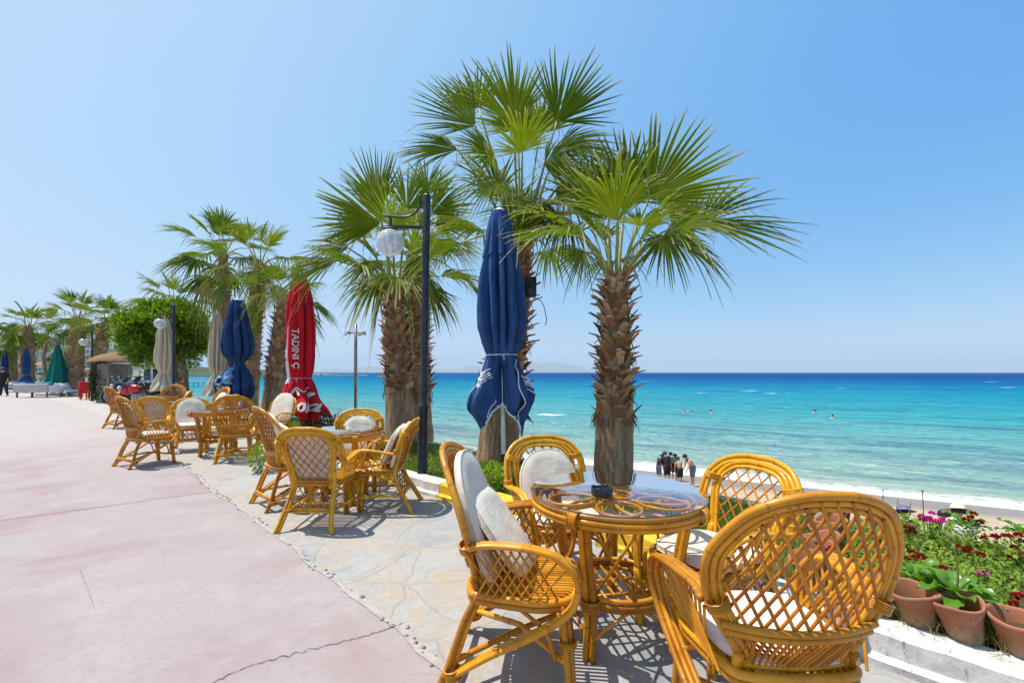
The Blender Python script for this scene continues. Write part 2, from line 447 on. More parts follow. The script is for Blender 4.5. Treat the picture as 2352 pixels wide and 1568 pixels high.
def mk_kerb(name, a, b):
    t = NT(name); p = t.pos(); n = t.noise(p, 9, 6, .7); f = t.noise(p, 60, 4, .7); c = t.noise(t.map(p, (1, 1, .4)), 16, 6, .75)
    base = t.mix(t.rng(n, .4, .68), a, b)
    base = t.mix(t.rng(c, .57, .65, 0, .8), base, (.20, .18, .165))
    t.bsdf(base, .7, t.bump(t.math('ADD', f, t.math('MULTIPLY', c, 2)), .35, .006), .3); return t.m
M['kerb_white'] = mk_kerb('worn_white_paint', (.66, .64, .60), (.46, .435, .40))
M['kerb_yellow'] = mk_kerb('worn_yellow_paint', (.74, .48, .02), (.64, .40, .03))
def mk_lawn():
    t = NT('lawn_soil'); p = t.pos(); n = t.noise(p, 5, 6, .7); f = t.noise(p, 60, 4, .7)
    base = t.mix(t.rng(n, .38, .6), (.06, .10, .02), (.20, .155, .085))
    base = t.mix(t.rng(f, .45, .7), base, (.035, .06, .012))
    t.bsdf(base, .95, t.bump(f, .8, .02), .1); return t.m
M['lawn'] = mk_lawn()
SHD = (.49, .872, 0); SHA = (-.872, .49, 0); SHO = 23.5; SEA = -3.6
def mk_sand():
    t = NT('beach_sand'); p = t.pos()
    m = t.math('SUBTRACT', t.dot(p, SHD), SHO); wob = t.noise(p, .35, 4, .6)
    m = t.math('ADD', m, t.math('MULTIPLY', t.math('SUBTRACT', wob, .5), 2.2))
    f = t.noise(p, 26, 4, .7); g = t.noise(p, 3, 5, .65)
    dry = t.mix(t.rng(g, .35, .68), (.50, .395, .275), (.40, .31, .21))
    dry = t.mix(t.rng(f, .5, .72, 0, .5), dry, (.24, .19, .14))
    wet = t.rng(m, -3.4, -1.9)
    base = t.mix(wet, dry, (.235, .195, .155))
    t.bsdf(base, t.math('SUBTRACT', .95, t.math('MULTIPLY', wet, .62)), t.bump(t.math('ADD', f, t.math('MULTIPLY', g, 2)), .5, .05), .3); return t.m
M['sand'] = mk_sand()
def mk_sea():
    t = NT('sea_water'); p = t.pos()
    a = t.dot(p, SHA); m0 = t.math('SUBTRACT', t.dot(p, SHD), SHO)
    wob = t.noise(t.xyz(t.math('MULTIPLY', a, .10), t.math('MULTIPLY', m0, .04)), 1, 3, .5)
    wb2 = t.noise(t.xyz(t.math('MULTIPLY', a, .55), t.math('MULTIPLY', m0, .1)), 1, 4, .6)
    m = t.math('ADD', m0, t.math('ADD', t.math('MULTIPLY', t.math('SUBTRACT', wob, .5), 5.0), t.math('MULTIPLY', t.math('SUBTRACT', wb2, .5), 1.6)))
    # depth colour of the water, deeper away from the shore and shallower on the left side of the bay
    lg = t.math('LOGARITHM', t.math('MAXIMUM', m, 1.0), 10.0)
    aa = t.rng(a, 20, 900, 0, .5)
    big = t.noise(t.xyz(t.math('MULTIPLY', a, .012), t.math('MULTIPLY', m0, .045)), 1, 4, .6)
    lg2 = t.math('ADD', t.math('SUBTRACT', lg, aa), t.math('MULTIPLY', t.math('SUBTRACT', big, .5), .7))
    d = t.math('DIVIDE', lg2, 3.4)
    base = t.ramp(d, [(.02, (.30, .34, .28)), (.13, (.20, .31, .255)), (.26, (.165, .29, .265)), (.40, (.085, .265, .265)), (.50, (.02, .24, .275)), (.61, (.003, .18, .275)),
                      (.71, (.002, .095, .235)), (.81, (.002, .055, .19)), (1.0, (.002, .045, .16))])
    # streaks of ruffled water, light and shade of the wavelets painted into the colour
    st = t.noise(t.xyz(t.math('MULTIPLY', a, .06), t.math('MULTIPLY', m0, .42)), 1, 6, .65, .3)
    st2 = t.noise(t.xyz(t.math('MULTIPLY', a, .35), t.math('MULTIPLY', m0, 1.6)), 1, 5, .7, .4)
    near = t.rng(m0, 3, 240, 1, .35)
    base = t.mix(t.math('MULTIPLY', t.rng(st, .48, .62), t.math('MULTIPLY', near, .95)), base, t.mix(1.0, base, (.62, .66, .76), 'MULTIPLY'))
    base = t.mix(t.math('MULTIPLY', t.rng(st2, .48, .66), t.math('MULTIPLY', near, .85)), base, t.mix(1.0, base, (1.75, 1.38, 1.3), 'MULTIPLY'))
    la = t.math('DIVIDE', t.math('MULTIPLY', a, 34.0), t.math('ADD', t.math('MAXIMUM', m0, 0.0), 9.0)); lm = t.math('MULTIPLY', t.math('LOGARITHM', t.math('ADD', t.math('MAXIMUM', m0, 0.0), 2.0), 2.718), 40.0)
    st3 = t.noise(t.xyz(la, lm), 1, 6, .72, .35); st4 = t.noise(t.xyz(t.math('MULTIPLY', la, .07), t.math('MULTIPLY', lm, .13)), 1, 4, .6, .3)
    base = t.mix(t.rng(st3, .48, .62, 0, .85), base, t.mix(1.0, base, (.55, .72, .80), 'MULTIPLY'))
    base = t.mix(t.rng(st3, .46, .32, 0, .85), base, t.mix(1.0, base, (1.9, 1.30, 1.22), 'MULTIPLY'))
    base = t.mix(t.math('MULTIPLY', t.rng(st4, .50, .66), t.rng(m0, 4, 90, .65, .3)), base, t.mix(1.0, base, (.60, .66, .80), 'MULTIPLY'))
    # foam: the swash, one broken line of small breakers, a few far whitecaps
    lace = t.vor(t.map(p, (1.0, 1.0, 0)), 2.0, 'DISTANCE_TO_EDGE'); fn = t.noise(p, 3.2, 6, .75, .6)
    lac = t.math('ADD', t.math('MULTIPLY', t.rng(lace, .10, .0), .65), t.rng(fn, .42, .62, 0, .8))
    sw = t.math('MULTIPLY', t.rng(m, -1.2, -.3), t.rng(m, .2, 1.7, 1, 0))
    foam = t.math('MULTIPLY', sw, lac)
    front = t.math('MULTIPLY', t.rng(m, -1.1, -.5), t.rng(m, .1, 1.1, 1, 0)); foam = t.math('MAXIMUM', foam, t.math('MULTIPLY', front, t.rng(fn, .25, .5)))
    for (cen, wid, sa, th, amp) in ((4.6, .4, .13, .62, 1.6), (15.5, .5, .12, .70, 2.0)):
        mm = t.math('ADD', m0, t.math('MULTIPLY', t.math('SUBTRACT', t.noise(t.xyz(t.math('MULTIPLY', a, .2), cen), 1, 3), .5), amp))
        br = t.math('MULTIPLY', t.rng(mm, cen - wid, cen - wid * .5), t.rng(mm, cen, cen + wid, 1, 0))
        seg = t.rng(t.noise(t.xyz(t.math('MULTIPLY', a, sa), cen * 3.7), 1, 2, .4), th, th + .05)
        foam = t.math('MAXIMUM', foam, t.math('MULTIPLY', t.math('MULTIPLY', br, seg), t.rng(fn, .22, .5)))
    for (cm, ca, hl, wd) in ((9.1, 6.2, 2.1, .42), (8.7, -.9, 1.7, .26), (26.4, 22.7, 1.5, .7), (115, 4.0, 1.5, 1.6), (101, -.8, 1.1, 1.0), (95, 14, .8, .8), (45, -32, 2.0, .9), (16, 12, 1.2, .25), (13, 20, 1.5, .3), (190, -70, 1.6, 2), (240, 60, 2, 2), (150, -20, 1.0, 1), (300, -100, 2, 3)):
        mm = t.math('ADD', m0, t.math('MULTIPLY', t.math('SUBTRACT', t.noise(t.xyz(t.math('MULTIPLY', a, 1.1), cm), 1, 4), .5), wd * 2.2))
        br = t.math('MULTIPLY', t.rng(mm, cm - wd, cm - wd * .6), t.rng(mm, cm, cm + wd * 1.3, 1, 0))
        da = t.math('ABSOLUTE', t.math('SUBTRACT', t.math('ADD', a, t.math('MULTIPLY', t.math('SUBTRACT', mm, cm), 1.2)), ca)); foam = t.math('MAXIMUM', foam, t.math('MULTIPLY', br, t.rng(da, hl, hl * .7)))
    cap = t.noise(t.xyz(t.math('MULTIPLY', a, .16), t.math('MULTIPLY', m0, .30)), 1, 5, .72)
    foam = t.math('MAXIMUM', foam, t.math('MULTIPLY', t.rng(cap, .68, .71), t.rng(m0, 20, 60)), clampit=True)
    base = t.mix(foam, base, (.80, .82, .82))
    w1 = t.noise(t.xyz(t.math('MULTIPLY', a, .30), t.math('MULTIPLY', m0, 1.1)), 1, 6, .62, .3)
    w2 = t.noise(t.xyz(t.math('MULTIPLY', a, 1.7), t.math('MULTIPLY', m0, 3.6)), 1, 4, .6)
    h = t.math('ADD', t.math('MULTIPLY', w1, 1.0), t.math('MULTIPLY', w2, .25))
    nm = t.bump(h, 1.0, .9)
    df = t.n('ShaderNodeBsdfDiffuse'); t.L(base, df.inputs[0]); t.L(nm, df.inputs[1])
    gl = t.n('ShaderNodeBsdfGlossy'); gl.inputs['Roughness'].default_value = .22; t.L(nm, gl.inputs['Normal'])
    fr = t.n('ShaderNodeFresnel'); fr.inputs[0].default_value = 1.33; t.L(nm, fr.inputs['Normal'])
    k = t.math('MULTIPLY', t.math('MINIMUM', fr.outputs[0], t.rng(m0, 2, 120, .13, .03)), t.math('SUBTRACT', 1.0, foam))
    mx = t.n('ShaderNodeMixShader'); t.L(k, mx.inputs[0]); t.L(df.outputs[0], mx.inputs[1]); t.L(gl.outputs[0], mx.inputs[2]); t.L(mx.outputs[0], t.out.inputs[0]); return t.m
M['sea'] = mk_sea()

# ================================================================= ground sheets
def edge_n(s):      # wavy line where the pink concrete meets the flagstones
    return 1.28 + .05 * noise.noise(Vector((s * .9, 3.1, 0))) + .025 * noise.noise(Vector((s * 4, 7.7, 0)))
def kerb_n(s):      # front face of the kerb
    return tab([(-6, 2.66), (.3, 2.68), (1.7, 3.0), (5, 2.86), (40, 2.9)], s)
def strip(name, fa, fb, s0, s1, ds, z, m, k=2, zfn=None):
    b = MB(); vsx = []; fs = []; N = int((s1 - s0) / ds)
    for i in range(N + 1):
        s = s0 + (s1 - s0) * i / N
        for j in range(k + 1):
            q = SN(s, lerp(fa(s), fb(s), j / k), z)
            if zfn: q.z = zfn(s, j / k)
            vsx.append(q)
    for i in range(N):
        for j in range(k):
            a = i * (k + 1) + j; fs.append((a, a + k + 1, a + k + 2, a + 1)[::-1])
    b.add(vsx, fs); return struct(name, b, m)
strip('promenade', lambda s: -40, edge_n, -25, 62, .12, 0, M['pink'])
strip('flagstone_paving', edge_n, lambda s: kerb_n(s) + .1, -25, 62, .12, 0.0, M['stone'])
strip('mortar_edge', lambda s: edge_n(s) - .014 + .014 * noise.noise(Vector((s * 14, 5, 0))), lambda s: edge_n(s) + .02 + .035 * noise.noise(Vector((s * 7, 1, 0))) + .02 * noise.noise(Vector((s * 23, 1, 0))), -4, 16, .05, .004, M['mortar'])
# pebbles set along the edge
b = MB(); r_ = random.Random(3); s = -.6
while s < 9:
    s += r_.uniform(.025, .07) if noise.noise(Vector((s * .9, 4, 4))) > -.05 else r_.uniform(.12, .4)
    q = SN(s, edge_n(s) + r_.uniform(-.03, .045), .004); rr = r_.uniform(.006, .016)
    b.ball(q, rr, 7, 5, (r_.uniform(.8, 1.3), r_.uniform(.8, 1.3), .45))
o = b.build('edge_pebbles', M['pebble']); o['kind'] = 'stuff'; tag(o, 'small grey pebbles set in mortar between pink concrete and flagstones', 'pebbles')
# joint and crack lines of the concrete
def ribbon(b, pts, w, z=.004, jit=0.0):
    r_ = random.Random(5); P = [Vector(p) for p in pts]; L = []; Rr = []
    for i, p in enumerate(P):
        d = (P[min(i + 1, len(P) - 1)] - P[max(i - 1, 0)]).normalized(); q = Vector((-d.y, d.x, 0)); p = p + q * (jit * 1.3 * noise.noise(Vector((i * .35, 2, 1))) + r_.uniform(-jit, jit) * .25)
        ww = w * (r_.uniform(.4, 1.2) if jit else 1)
        L.append(Vector((p.x, p.y, z)) + q * ww); Rr.append(Vector((p.x, p.y, z)) - q * ww)
    n = len(P); b.add(L + Rr, [(i, i + 1, n + i + 1, n + i)[::-1] for i in range(n - 1)])
def GP(px, py, z=0):
    Y = F * (CAMZ - z) / (py - HY); return V(px, py, Y)
b = MB(); ribbon(b, spl([GP(-200, 1222), GP(240, 1163), GP(490, 1128)], 8), .004)
ribbon(b, spl([GP(400, 1610), GP(560, 1535), GP(700, 1495), GP(830, 1463), GP(925, 1432)], 24), .0026, .004, .014)
ribbon(b, spl([GP(185, 1310), GP(200, 1350), GP(218, 1400)], 6), .0009, .004, .004)
struct('pavement_cracks', b, M['crack'])

# kerb of painted blocks
b = MB(); rk = random.Random(8)
s = -4.0; prof = [(0, -.02), (.0, .035), (.045, .045), (.05, .135), (.065, .15), (.21, .155), (.22, .14), (.22, -.02)]
blocks = [(-4, -.75, 0), (-.75, -.28, 0), (-.28, -.22, 1), (-.22, .95, 0), (.95, 2.05, 1)]
s = 2.05; w_ = 0
while s < 46:
    L_ = rk.uniform(.8, 1.15); blocks.append((s, s + L_, w_)); s += L_; w_ = 1 - w_
blocks[3:3] = []
for (s0, s1, w_) in blocks:
    b.mi = w_; N = max(2, int((s1 - s0) / .12)); vsx = []; fs = []; k = len(prof)
    for i in range(N + 1):
        ss = s0 + .006 + (s1 - s0 - .012) * i / N
        for (dn, z) in prof:
            jj = .006 * noise.noise(Vector((ss * 5, dn * 20, z * 20)))
            vsx.append(SN(ss, kerb_n(ss) + dn + jj, z + jj))
    for i in range(N):
        for j in range(k - 1):
            a = i * k + j; fs.append((a, a + 1, a + k + 1, a + k))
    fs.append(tuple(range(k))[::-1]); fs.append(tuple(N * k + j for j in range(k)))
    b.add(vsx, fs)
struct('painted_kerb', b, [M['kerb_white'], M['kerb_yellow']], smooth=False)

# lawn strip, retaining wall, beach, sea
TE = 4.6
def lawn_z(s, t): return .10 + .03 * noise.noise(Vector((s * .8, t * 2, 0)))
strip('lawn', lambda s: kerb_n(s) + .2, lambda s: TE, -25, 62, .3, .1, M['lawn'], 8, lawn_z)
b = MB(); vsx = []; fs = []; N = 170
for i in range(N + 1):
    s = -25 + 87 * i / N
    for (n, z) in ((TE - .02, .125), (TE + .13, .125), (TE + .14, -4.2), (TE - .02, -4.2)): vsx.append(SN(s, n, z))
for i in range(N):
    for j in range(4): fs.append((i * 4 + j, i * 4 + (j + 1) % 4, i * 4 + 4 + (j + 1) % 4, i * 4 + 4 + j))
b.add(vsx, fs); o = b.build('retaining_wall', M['wall_grey'], smooth=False); tag(o, 'low grey concrete wall at the seaward edge of the lawn', 'wall')

def beach_z(a, m):
    d = SHO - m
    z = SEA + .075 * d if d < 6 else SEA + .45 + .13 * (d - 6)
    return min(z, -1.95) + .05 * noise.noise(Vector((a * .5, m * .5, 0))) * (1 if d > 2 else 0)
b = MB(); vsx = []; fs = []; A = [-90 + 2 * i for i in range(160)]; Mm = [-10 + .7 * i for i in range(52)]
for a in A:
    for m in Mm: vsx.append((SHA[0] * a + SHD[0] * m, SHA[1] * a + SHD[1] * m, beach_z(a, m)))
k = len(Mm)
for i in range(len(A) - 1):
    for j in range(k - 1): fs.append((i * k + j, i * k + j + 1, i * k + k + j + 1, i * k + k + j))
b.add(vsx, fs); struct('beach', b, M['sand'])
b = MB(); vsx = []; fs = []
A = [math.sinh(i / 40 * 7.6) / math.sinh(7.6) * 40000 for i in range(-40, 41)]
A = sorted(set([-18500, -9000, -4000, -1500, -600, -250, -140] + [-90 + 1.5 * i for i in range(160)] + [170, 220, 300, 450, 800, 1500, 4000, 9000, 18500]))
Mm = [21.0 + .35 * i for i in range(60)] + [42 * 1.16 ** i for i in range(1, 41)] + [18500]
def sea_z(a, m):
    d = m - SHO; f = sstep(0, 4, d) * (1 - sstep(25, 60, d))
    ph = noise.noise(Vector((a * .05, 2, 0))) * 3
    return SEA + .02 + f * (.16 * sin((d + ph) * 1.15) + .09 * noise.noise(Vector((a * .25, m * .9, 4))))
for a in A:
    for m in Mm: vsx.append((SHA[0] * a + SHD[0] * m, SHA[1] * a + SHD[1] * m, sea_z(a, m)))
k = len(Mm)
for i in range(len(A) - 1):
    for j in range(k - 1): fs.append((i * k + j, i * k + j + 1, i * k + k + j + 1, i * k + k + j))
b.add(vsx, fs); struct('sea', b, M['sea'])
MB.cane = True
# ================================================================= rattan chairs (local: seat centre at origin, facing +Y)
def bundle(b, pts, r, k=3, wide=None, n=8, r_in=None):
    """k parallel canes along pts, side by side along the direction 'wide'."""
    wide = Vector(wide or (1, 0, 0)).normalized()
    for i in range(k):
        o_ = (i - (k - 1) / 2) * 2 * r * .96
        b.tube([Vector(p) + wide * o_ for p in pts], r if (r_in is None or i in (0, k - 1)) else r_in, n)
def wrap(b, c, axis, r, w=.03, n=10, turns=5):
    axis = Vector(axis).normalized(); c = Vector(c)
    for i in range(turns):
        z = (i - (turns - 1) / 2) * w / turns; u = axis.orthogonal().normalized(); v = axis.cross(u)
        b.tube([c + axis * z + (u * cos(2 * pi * j / n) + v * sin(2 * pi * j / n)) * r for j in range(n)], w / turns * .5, 5, closed=True)
def poly_half(poly, x):      # y-range of a closed polygon at x
    ys = []
    for (x0, y0), (x1, y1) in zip(poly, poly[1:] + poly[:1]):
        if (x0 - x) * (x1 - x) < 0: ys.append(y0 + (y1 - y0) * (x - x0) / (x1 - x0))
    return (min(ys), max(ys)) if len(ys) >= 2 else None

HWA_C = [(.155, .38), (.178, .46), (.236, .555), (.280, .64), (.300, .745), (.286, .83), (.226, .928), (.162, .978), (.08, 1.007), (0, 1.014)]
_sp = spl([(x, z, 0) for x, z in HWA_C], 10)
HWA = [(p.y, p.x) for p in _sp]
def hwA(z): return tab(HWA, z)
def ptA(x, z, off=0.0): return Vector((x, -.185 - (z - .40) * .28 + .85 * x * x + off, z))
HWB_C = [(.185, .17), (.172, .34), (.180, .45), (.205, .58), (.222, .69), (.205, .775), (.14, .835), (.06, .853), (0, .855)]
HWB = [(p.y, p.x) for p in spl([(x, z, 0) for x, z in HWB_C], 10)]
def hwB(z): return tab(HWB, z)
def ptB(x, z, off=0.0):
    y = -.205 - max(0, z - .38) * .34 - max(0, .38 - z) * .30
    return Vector((x, y + .55 * x * x + off, z))
def lattice(b, pt, hw, z0, z1, dx, slope, r, inset, n=6, wz=.0):
    for fam in (-1, 1):
        x0 = -1.2
        while x0 < 1.2:
            seg = []; z = z0
            while z <= z1 + 1e-6:
                x = x0 + fam * (z - z0) / slope
                if abs(x) < hw(z) - inset: seg.append(pt(x, z, fam * r * .8))
                elif seg:
                    if len(seg) > 1: b.tube(seg, r, n, cap=False)
                    seg = []
                z += .02
            if len(seg) > 1: b.tube(seg, r, n, cap=False)
            x0 += dx
def outline(pt, C, inset, off=0.0, zmin=-1, k=8):
    half = [Vector((x, z)) for x, z in C if z >= zmin]
    full = [Vector((-q.x, q.y)) for q in half] + [q for q in half[::-1][1:]]
    sm = [Vector((q.x, q.y)) for q in spl([(q.x, q.y, 0) for q in full], k)]
    out = []
    for i, q in enumerate(sm):
        t = sm[min(i + 1, len(sm) - 1)] - sm[max(i - 1, 0)]
        nrm = Vector((t.y, -t.x)).normalized()
        w = q + nrm * inset; out.append(pt(w.x, w.y, off))
    return out
def seat_rim(k=8, a=1.0):
    P = [(0, .27), (.13, .262), (.215, .215), (.25, .11), (.24, 0), (.215, -.12), (.175, -.20), (0, -.215)]
    full = P + [(-x, y) for x, y in P[-2:0:-1]]
    return [(q.x * a, q.y * a) for q in spl([(x, y, 0) for x, y in full], k, True)]
def make_seat(b, n=7, a=1.0):
    rim = seat_rim(6, a)
    b.tube([(x, y, .405) for x, y in rim], .015, n + 1, True); b.tube([(x * .985, y * .985, .377) for x, y in rim], .014, n + 1, True)
    x = -.225
    while x <= .226:
        yr = poly_half(rim, x + .0003)
        if yr and yr[1] - yr[0] > .08:
            b.tube([(x, yr[0] + .01, .405), (x, yr[0] + .03, .413), (x, 0, .408), (x, yr[1] - .03, .414), (x, yr[1] - .01, .405)], .0072, n - 1, cap=False)
        x += .0245
    for y in (-.1, .09): b.tube([(-.225, y, .394), (.225, y, .394)], .011, n, cap=False)

def chair_tub(n=8):
    t = thing('rattan_armchair', 'tub', 'chair')
    b = MB()
    for ins, r, off in ((0, .0138, 0), (.0232, .0105, .003), (.042, .009, .005)):
        b.tube(outline(ptA, HWA_C, -ins if False else ins, off), r, n)
    # curved double band closing the oval
    for z, off in ((.568, -.014), (.544, -.012)):
        w = hwA(z); b.tube([ptA(w * (i / 10 - 1), z - .012 * (1 - (i / 10 - 1) ** 2), off) for i in range(21)], .0125, n)
    b.tube([ptA(.17 * (i / 8 - 1), .425, 0) for i in range(17)], .012, n)
    for sx in (-1, 1):
        wrap(b, ptA(sx * (hwA(.63) - .022), .63), ptA(sx * hwA(.68), .68) - ptA(sx * hwA(.58), .58),   .036, .038, 12, 5)
    b.build('back_frame', M['cane'], t)
    b = MB()
    lattice(b, ptA, hwA, .555, .995, .045, 1.9, .0057, .042, 7)
    # fanned strips below the band
    for fam in (-1, 1):
        for i in range(-9, 10):
            xt = i * .0265; xb = xt * .62 + fam * .075; seg = []
            for j in range(9):
                tt = j / 8; z = .546 - tt * .125; x = lerp(xt, xb, tt)
                if abs(x) < hwA(z) - .02: seg.append(ptA(x, z, fam * .0045))
            if len(seg) > 2: b.tube(seg, .0055, 6, cap=False)
    b.build('back_lattice', M['cane_lat'], t)
    b = MB(); make_seat(b, n); b.build('seat', M['cane'], t)
    for sx in (-1, 1):
        b = MB(); X = lambda x: sx * x
        w = hwA(.635)
        pth = spl([ptA(X(w), .635), (X(.275), -.10, .648), (X(.31), .05, .655), (X(.318), .17, .63), (X(.312), .245, .56), (X(.298), .26, .475), (X(.28), .215, .38), (X(.262), .08, .28), (X(.245), -.10, .18), (X(.235), -.25, .085)], 7)
        wide = (1, 0, 0)
        bundle(b, pth, .0125, 3, (1, 0, .15 * sx), n)
        inner = [(q[0] - sx * .004, q[1] * .96 - .004, q[2] - .026) for q in pth if q[2] > .36 or q[1] > .2]
        # crossing strips between the arm and the seat
        for fam in (-1, 1):
            for i in range(11):
                y0 = -.17 + i * .036; y1 = y0 + fam * .13
                if not -.20 < y1 < .235: continue
                top = tab([(-.2, .62), (-.05, .635), (.1, .628), (.2, .585), (.25, .5)], y1)
                b.tube([(X(.235 + .004 * fam), y0, .40), (X(.268 + .004 * fam), (y0 + y1) / 2, (.40 + top) / 2), (X(.30 + .004 * fam), y1, top)], .005, 6, cap=False)
        b.build('armrest', M['cane'], t)
        b = MB(); leg = spl([ptA(X(.172), .47), ptA(X(.172), .40), (X(.19), -.215, .28), (X(.215), -.27, .12), (X(.232), -.325, 0)], 5)
        bundle(b, leg, .0155, 2, (.75, -.6 * sx, 0), n); wrap(b, (X(.238), -.262, .085), (0, -.2, 1), .036, .045, 10, 6)
        b.build('leg', M['cane'], t)
        b = MB(); leg = spl([(X(.222), .205, .395), (X(.226), .222, .22), (X(.232), .24, 0)], 5)
        bundle(b, leg, .0135, 2, (.7, -.7 * sx, 0), n); b.tube([q + Vector((-.012 * sx, -.012, 0)) for q in leg], .0125, n)
        wrap(b, (X(.227), .222, .235), (0, .05, 1), .034, .03, 10, 4)
        b.build('leg', M['cane'], t)
    b = MB()
    for sx in (-1, 1):
        b.tube([(sx * .222, .225, .14), (0, 0, .165 + .012 * sx), (-sx * .222, -.275, .12)], .0135, n)
        b.tube(spl([(sx * .222, .20, .20), (sx * .20, .19, .30), (sx * .12, .17, .36), (sx * .02, .16, .375)], 6), .0095, n)
        b.tube(spl([(sx * .23, .17, .16), (sx * .235, .13, .28), (sx * .23, .02, .37)], 6), .009, n)
    bundle(b, [(-.215, -.285, .115), (.215, -.285, .115)], .012, 2, (0, 0, 1), n)
    b.build('stretcher', M['cane'], t)
    return t

def chair_arch(n=8):
    t = thing('rattan_arch_chair', 'arch', 'chair')
    b = MB()
    for ins, r, off in ((0, .0150, 0), (.024, .0115, .004)): b.tube(outline(ptB, HWB_C, ins, off, .3), r, n)
    # outer hoop that runs on into the arms
    O = [(.285, .575), (.292, .68), (.272, .775), (.20, .852), (.09, .885), (0, .888)]
    for ins, r, off in ((0, .0150, 0), (.026, .0125, .002)): b.tube(outline(ptB, O, ins, off), r, n)
    for sx in (-1, 1):
        wrap(b, ptB(sx * .215, .74) + Vector((sx * .025, 0, .02)), (.3 * sx, 0, -1), .045, .04, 12, 5)
        wrap(b, ptB(sx * .285, .60), (0, 0, 1), .026, .05, 10, 6)
    bundle(b, [(-.19, -.262, .165), (.19, -.262, .165)], .0115, 2, (0, 0, 1), n)
    b.build('back_frame', M['cane_pale'], t)
    b = MB(); lattice(b, ptB, hwB, .17, .845, .068, 1.25, .0052, .03, 6); b.build('back_lattice', M['cane_lat'], t)
    b = MB(); make_seat(b, n, .96); b.build('seat', M['cane_pale'], t)
    for sx in (-1, 1):
        X = lambda x: sx * x
        b = MB(); pth = spl([ptB(X(.283), .58), (X(.292), -.15, .592), (X(.298), .03, .618), (X(.292), .16, .605), (X(.277), .235, .53), (X(.262), .262, .42), (X(.25), .265, .30)], 7)
        bundle(b, pth, .0125, 2, (1, 0, 0), n)
        for fam in (-1, 1):
            for i in range(6):
                y0 = -.15 + i * .06; y1 = y0 + fam * .10
                if not -.2 < y1 < .21: continue
                b.tube([(X(.235), y0, .40), (X(.288), y1, tab([(-.2, .585), (.03, .605), (.2, .56)], y1))], .0048, 6, cap=False)
        b.build('armrest', M['cane_pale'], t)
        b = MB(); bundle(b, spl([(X(.25), .265, .30), (X(.245), .26, .15), (X(.242), .265, 0)], 4), .0145, 2, (1, 0, 0), n)
        b.tube([(X(.225), .235, .40), (X(.232), .24, .2), (X(.232), .248, 0)], .0125, n); b.build('leg', M['cane_pale'], t)
        b = MB(); bundle(b, spl([ptB(X(.19), .50), ptB(X(.18), .38), ptB(X(.185), .28), (X(.205), -.30, .14), (X(.235), -.375, 0)], 5), .0145, 2, (.8, -.5 * sx, 0), n)
        wrap(b, (X(.19), -.265, .17), (0, -.2, 1), .034, .03, 10, 4); b.build('leg', M['cane_pale'], t)
    b = MB()
    for sx in (-1, 1):
        b.tube([(sx * .235, .235, .15), (sx * .2, -.27, .165)], .0115, n)
        b.tube(spl([(sx * .235, .20, .20), (sx * .225, .17, .31), (sx * .21, .06, .375)], 6), .0095, n)
        b.tube(spl([(sx * .22, .235, .20), (sx * .19, .235, .30), (sx * .09, .235, .365)], 6), .0095, n)
        b.tube(spl([(sx * .2, -.25, .2), (sx * .205, -.18, .31), (sx * .2, -.08, .375)], 6), .0085, n)
    b.tube([(-.215, -.02, .158), (.215, -.02, .158)], .0115, n)
    b.build('stretcher', M['cane_pale'], t)
    return t

MB.cane = False
# ---- cushions (local: centre, thickness along +Z, the rounded end at +Y)
def cushion(kind, seed=0):
    r_ = random.Random(seed); b = MB(); N = 48; K = 7
    w, h, th = ((.205, .235, .058), (.215, .215, .055))[kind]
    def out(a):
        c, s = cos(a), sin(a); e = (2.2 if s > 0 else 6) if kind == 0 else 3.6
        return Vector((w * math.copysign(abs(c) ** (2 / e), c), h * math.copysign(abs(s) ** (2 / e), s)))
    O = [out(2 * pi * i / N) for i in range(N)]
    for side in (1, -1):
        vsx = []; fs = []
        for j in range(K + 1):
            q = j / K; zz = side * (th * .5 * (1 - q ** 5) ** .5 * .9 + .010 * (q > .99) * 0)
            for p in O:
                x, y = p.x * q, p.y * q
                wob = .008 * noise.noise(Vector((x * 8, y * 8, seed + side))) + .003 * noise.noise(Vector((x * 25, y * 9, seed)))
                vsx.append((x, y, zz + wob * (1 - q ** 3) + side * .012 * (q ** 3)))
        for j in range(K):
            for i in range(N):
                f = (j * N + i, j * N + (i + 1) % N, (j + 1) * N + (i + 1) % N, (j + 1) * N + i)
                fs.append(f if side > 0 else f[::-1])
        b.add(vsx, fs)
    # side band
    vsx = []
    for p in O: vsx += [(p.x, p.y, .012), (p.x * 1.012, p.y * 1.012, 0), (p.x, p.y, -.012)]
    fs = []
    for i in range(N):
        for j in range(2): fs.append((i * 3 + j, i * 3 + j + 1, ((i + 1) % N) * 3 + j + 1, ((i + 1) % N) * 3 + j))
    b.add(vsx, fs)
    for z in (.0125, -.0125): b.tube([(p.x * 1.004, p.y * 1.004, z) for p in O], .0035, 5, True)
    return b

